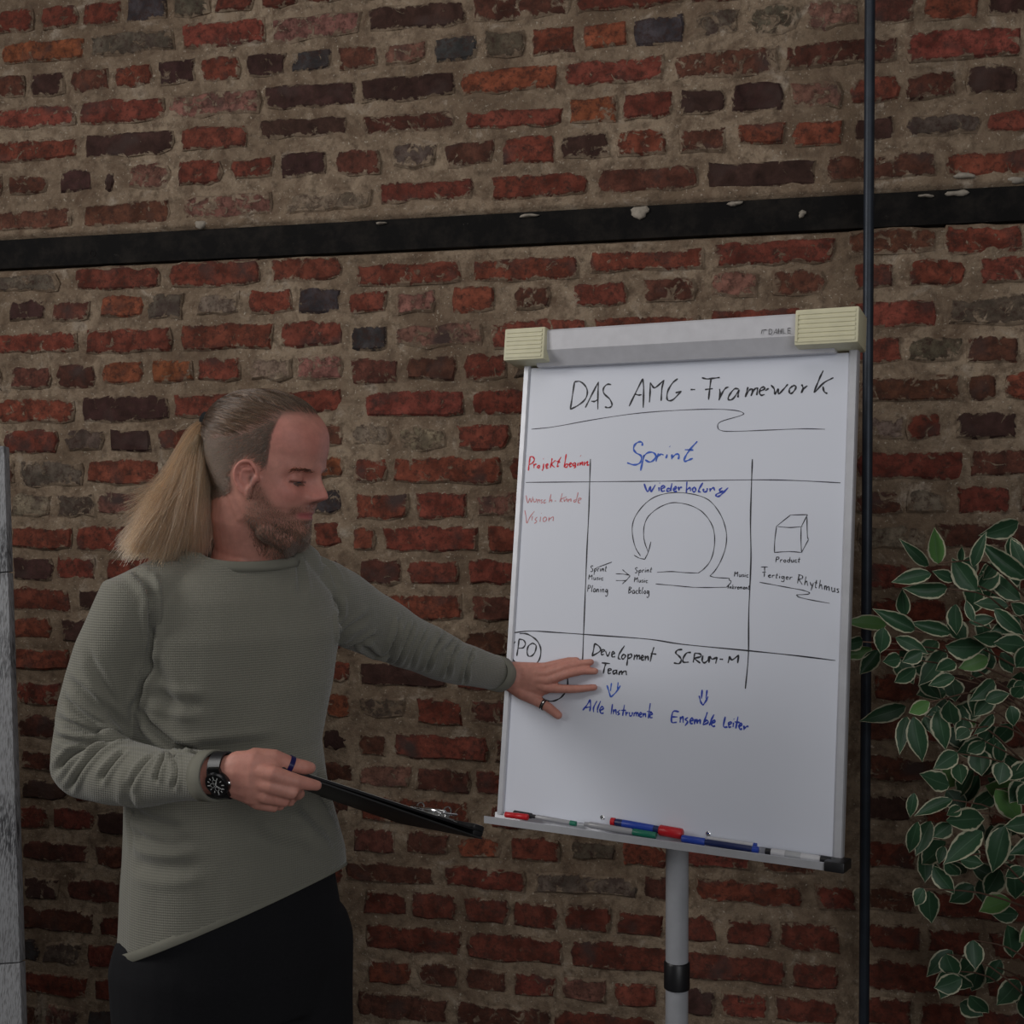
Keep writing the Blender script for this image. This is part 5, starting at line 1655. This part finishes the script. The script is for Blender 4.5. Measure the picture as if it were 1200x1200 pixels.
def put_leaf(b, t, wpx, d0, dip=.0, roll=0.0, var=None):
    if min(b[0], t[0]) < 1016: d0 = max(d0, 2.40) + .04
    B_ = W(b[0], b[1], d0); T_ = W(t[0], t[1], d0 - dip)
    ax_ = T_ - B_; L_ = ax_.length
    yv = ax_.normalized(); view = (CAM - B_).normalized()
    zv = (view - yv * view.dot(yv)).normalized(); xv = yv.cross(zv)
    q = Matrix.Rotation(roll, 3, yv)
    xv = q @ xv; zv = q @ zv
    wd = wpx / FPX * d0 / max(.35, math.cos(roll))
    o = bpy.data.objects.new('leaf', LEAVES[lr.randrange(5) if var is None else var]); COL.objects.link(o)
    m_ = Matrix.Identity(4)
    for i in range(3):
        m_[i][0] = xv[i] * wd; m_[i][1] = yv[i] * L_; m_[i][2] = zv[i] * L_; m_[i][3] = B_[i] - PB[i]
    o.parent = tree; o.matrix_basis = m_
    return o
LA = """545 330 510 90 110;480 345 335 215 80;500 400 250 440 100;600 490 345 500 110;330 660 310 480 90;790 500 630 295 150;640 440 515 375 80;760 350 845 130 80;690 320 695 215 50;1100 430 835 210 125;1090 350 1010 165 90;1070 560 835 385 125;990 600 785 570 95;1110 640 1000 580 90;1070 690 880 765 115;1110 870 905 830 130;620 780 385 700 95;660 590 650 790 100;770 700 720 560 60;740 700 910 680 80;950 800 740 790 105;390 760 160 625 110;210 720 0 690 100;200 740 165 905 110;160 880 45 1040 110;270 800 480 910 95;440 890 310 960 95;590 850 870 890 150;590 880 415 1110 130;650 960 520 1025 95;650 1060 480 1095 90;860 930 700 1000 115;940 900 1040 1030 105;900 1080 770 1200 105;1060 1110 970 1110 90;1090 1080 1020 1180 90;60 830 -60 850 95;120 870 -90 910 85;400 1000 260 1090 95;300 930 180 960 100;910 330 820 440 85;900 620 1090 800 100;1150 300 1250 180 110;1180 500 1290 420 110"""
LB = """295 130 75 222 100;430 110 310 170 85;300 190 255 370 80;345 190 385 450 115;400 190 430 280 60;485 155 505 380 108;540 580 375 510 110;590 400 455 480 100;700 370 730 525 130;590 460 615 580 95;560 660 345 740 75;520 770 780 770 132;600 700 520 750 70;550 790 450 870 95;730 840 510 1010 122;860 810 765 1065 132;510 920 480 1010 60;600 1000 735 1020 90;455 1030 565 1195 98;520 1000 600 1110 80;360 780 310 985 80;440 780 350 970 100;800 600 940 790 132;850 450 820 570 112;820 330 820 465 78;730 20 670 190 130;790 60 680 190 95;740 100 880 60 82;790 180 690 290 55;900 80 960 20 82;880 130 920 245 82;650 260 580 310 82;560 230 540 100 112;620 190 600 330 100;740 330 640 390 82;960 1040 855 1095 75;950 560 910 660 112;400 1160 340 1250 80;340 620 320 760 65"""
hand_made = []
for txt, ox, oy, sc, dd in ((LA, 1000, 600, 5.455, 2.12), (LB, 1000, 800, 4.8, 2.08)):
    for q in txt.split(';'):
        a = [float(k) for k in q.split()]
        d0 = dd + lr.uniform(-.05, .10)
        b = (ox + a[0] / sc, oy + a[1] / sc); t = (ox + a[2] / sc, oy + a[3] / sc)
        put_leaf(b, t, a[4] / sc * 1.02, d0, lr.uniform(-.02, .035), lr.uniform(-.35, .35))
        hand_made.append((b, d0))
# denser foliage behind and beyond the frame
def inside(x, y):
    if y < 600 or y > 1290: return False
    edge = np.interp(y, [600, 640, 700, 735, 790, 850, 930, 1010, 1100, 1200, 1290], [1165, 1120, 1110, 1030, 1050, 1080, 1085, 1075, 1080, 1095, 1120])
    return x > edge
cnt = 0; far_leaves = []
while cnt < 195:
    x = lr.uniform(1030, 1330); y = lr.uniform(600, 1290)
    if not inside(x, y): continue
    a = lr.uniform(-.9, 1.0) + math.pi / 2 + (.7 if lr.random() < .5 else -.2)
    ln = lr.uniform(30, 46)
    tx_, ty_ = x + math.cos(a) * ln, y + math.sin(a) * ln * .9
    if not inside(tx_, ty_): continue
    d0 = lr.uniform(2.22, 2.42) if x < 1200 else lr.uniform(2.05, 2.4)
    put_leaf((x, y), (tx_, ty_), lr.uniform(19, 26), d0, lr.uniform(-.03, .03), lr.uniform(-.7, .7))
    cnt += 1
    if cnt % 4 == 0: far_leaves.append(((x, y), d0))
# trunk, branches and twigs
top = W(1255, 640, 2.25)
trunk_pts = [PB + Vector((0, 0, .25)), PB + Vector((.01, .01, .55)), W(1262, 1000, 2.25), W(1250, 800, 2.25), top]
mb = MB(); mb.tube([Vector(p) for p in spline([tuple(p) for p in trunk_pts], 5)], .011, 10, rnd=2); mb.build('trunk', M['twig'], tree, smooth=True)
for (x0, y0), d0 in hand_made[::3] + far_leaves[::2]:
    y1 = min(1280, y0 + lr.uniform(40, 110))
    a = W(x0, y0, d0); c_ = W(1255 + lr.uniform(-4, 4), y1, 2.25)
    k1 = a.lerp(c_, .35) + Vector((0, 0, .02 + lr.uniform(-.01, .03))); k2 = a.lerp(c_, .7) + Vector((0, 0, .01))
    mb = MB(); pts = [Vector(p) for p in spline([tuple(a), tuple(k1), tuple(k2), tuple(c_)], 3)]
    mb.tube(pts, [.0011 + .0016 * i / (len(pts) - 1) for i in range(len(pts))], 6)
    mb.build('branch', M['twig'], tree, smooth=True)
mb = MB(); mb.lathe(PB, (0, 0, 1), [(0.0, .13), (.02, .135), (.28, .17), (.31, .175), (.31, .160), (.27, .155)], 32)
M['pot'] = simple('dark_grey_pot', (.05, .05, .055), .6); mb.build('pot', M['pot'], tree, auto=40)
mb = MB(); mb.lathe(PB + Vector((0, 0, .255)), (0, 0, 1), [(0, .150), (.015, .152), (.018, .10)], 24); mb.build('soil', simple('potting_soil', (.03, .02, .014), .95, 0, .3, 60, .8), tree)
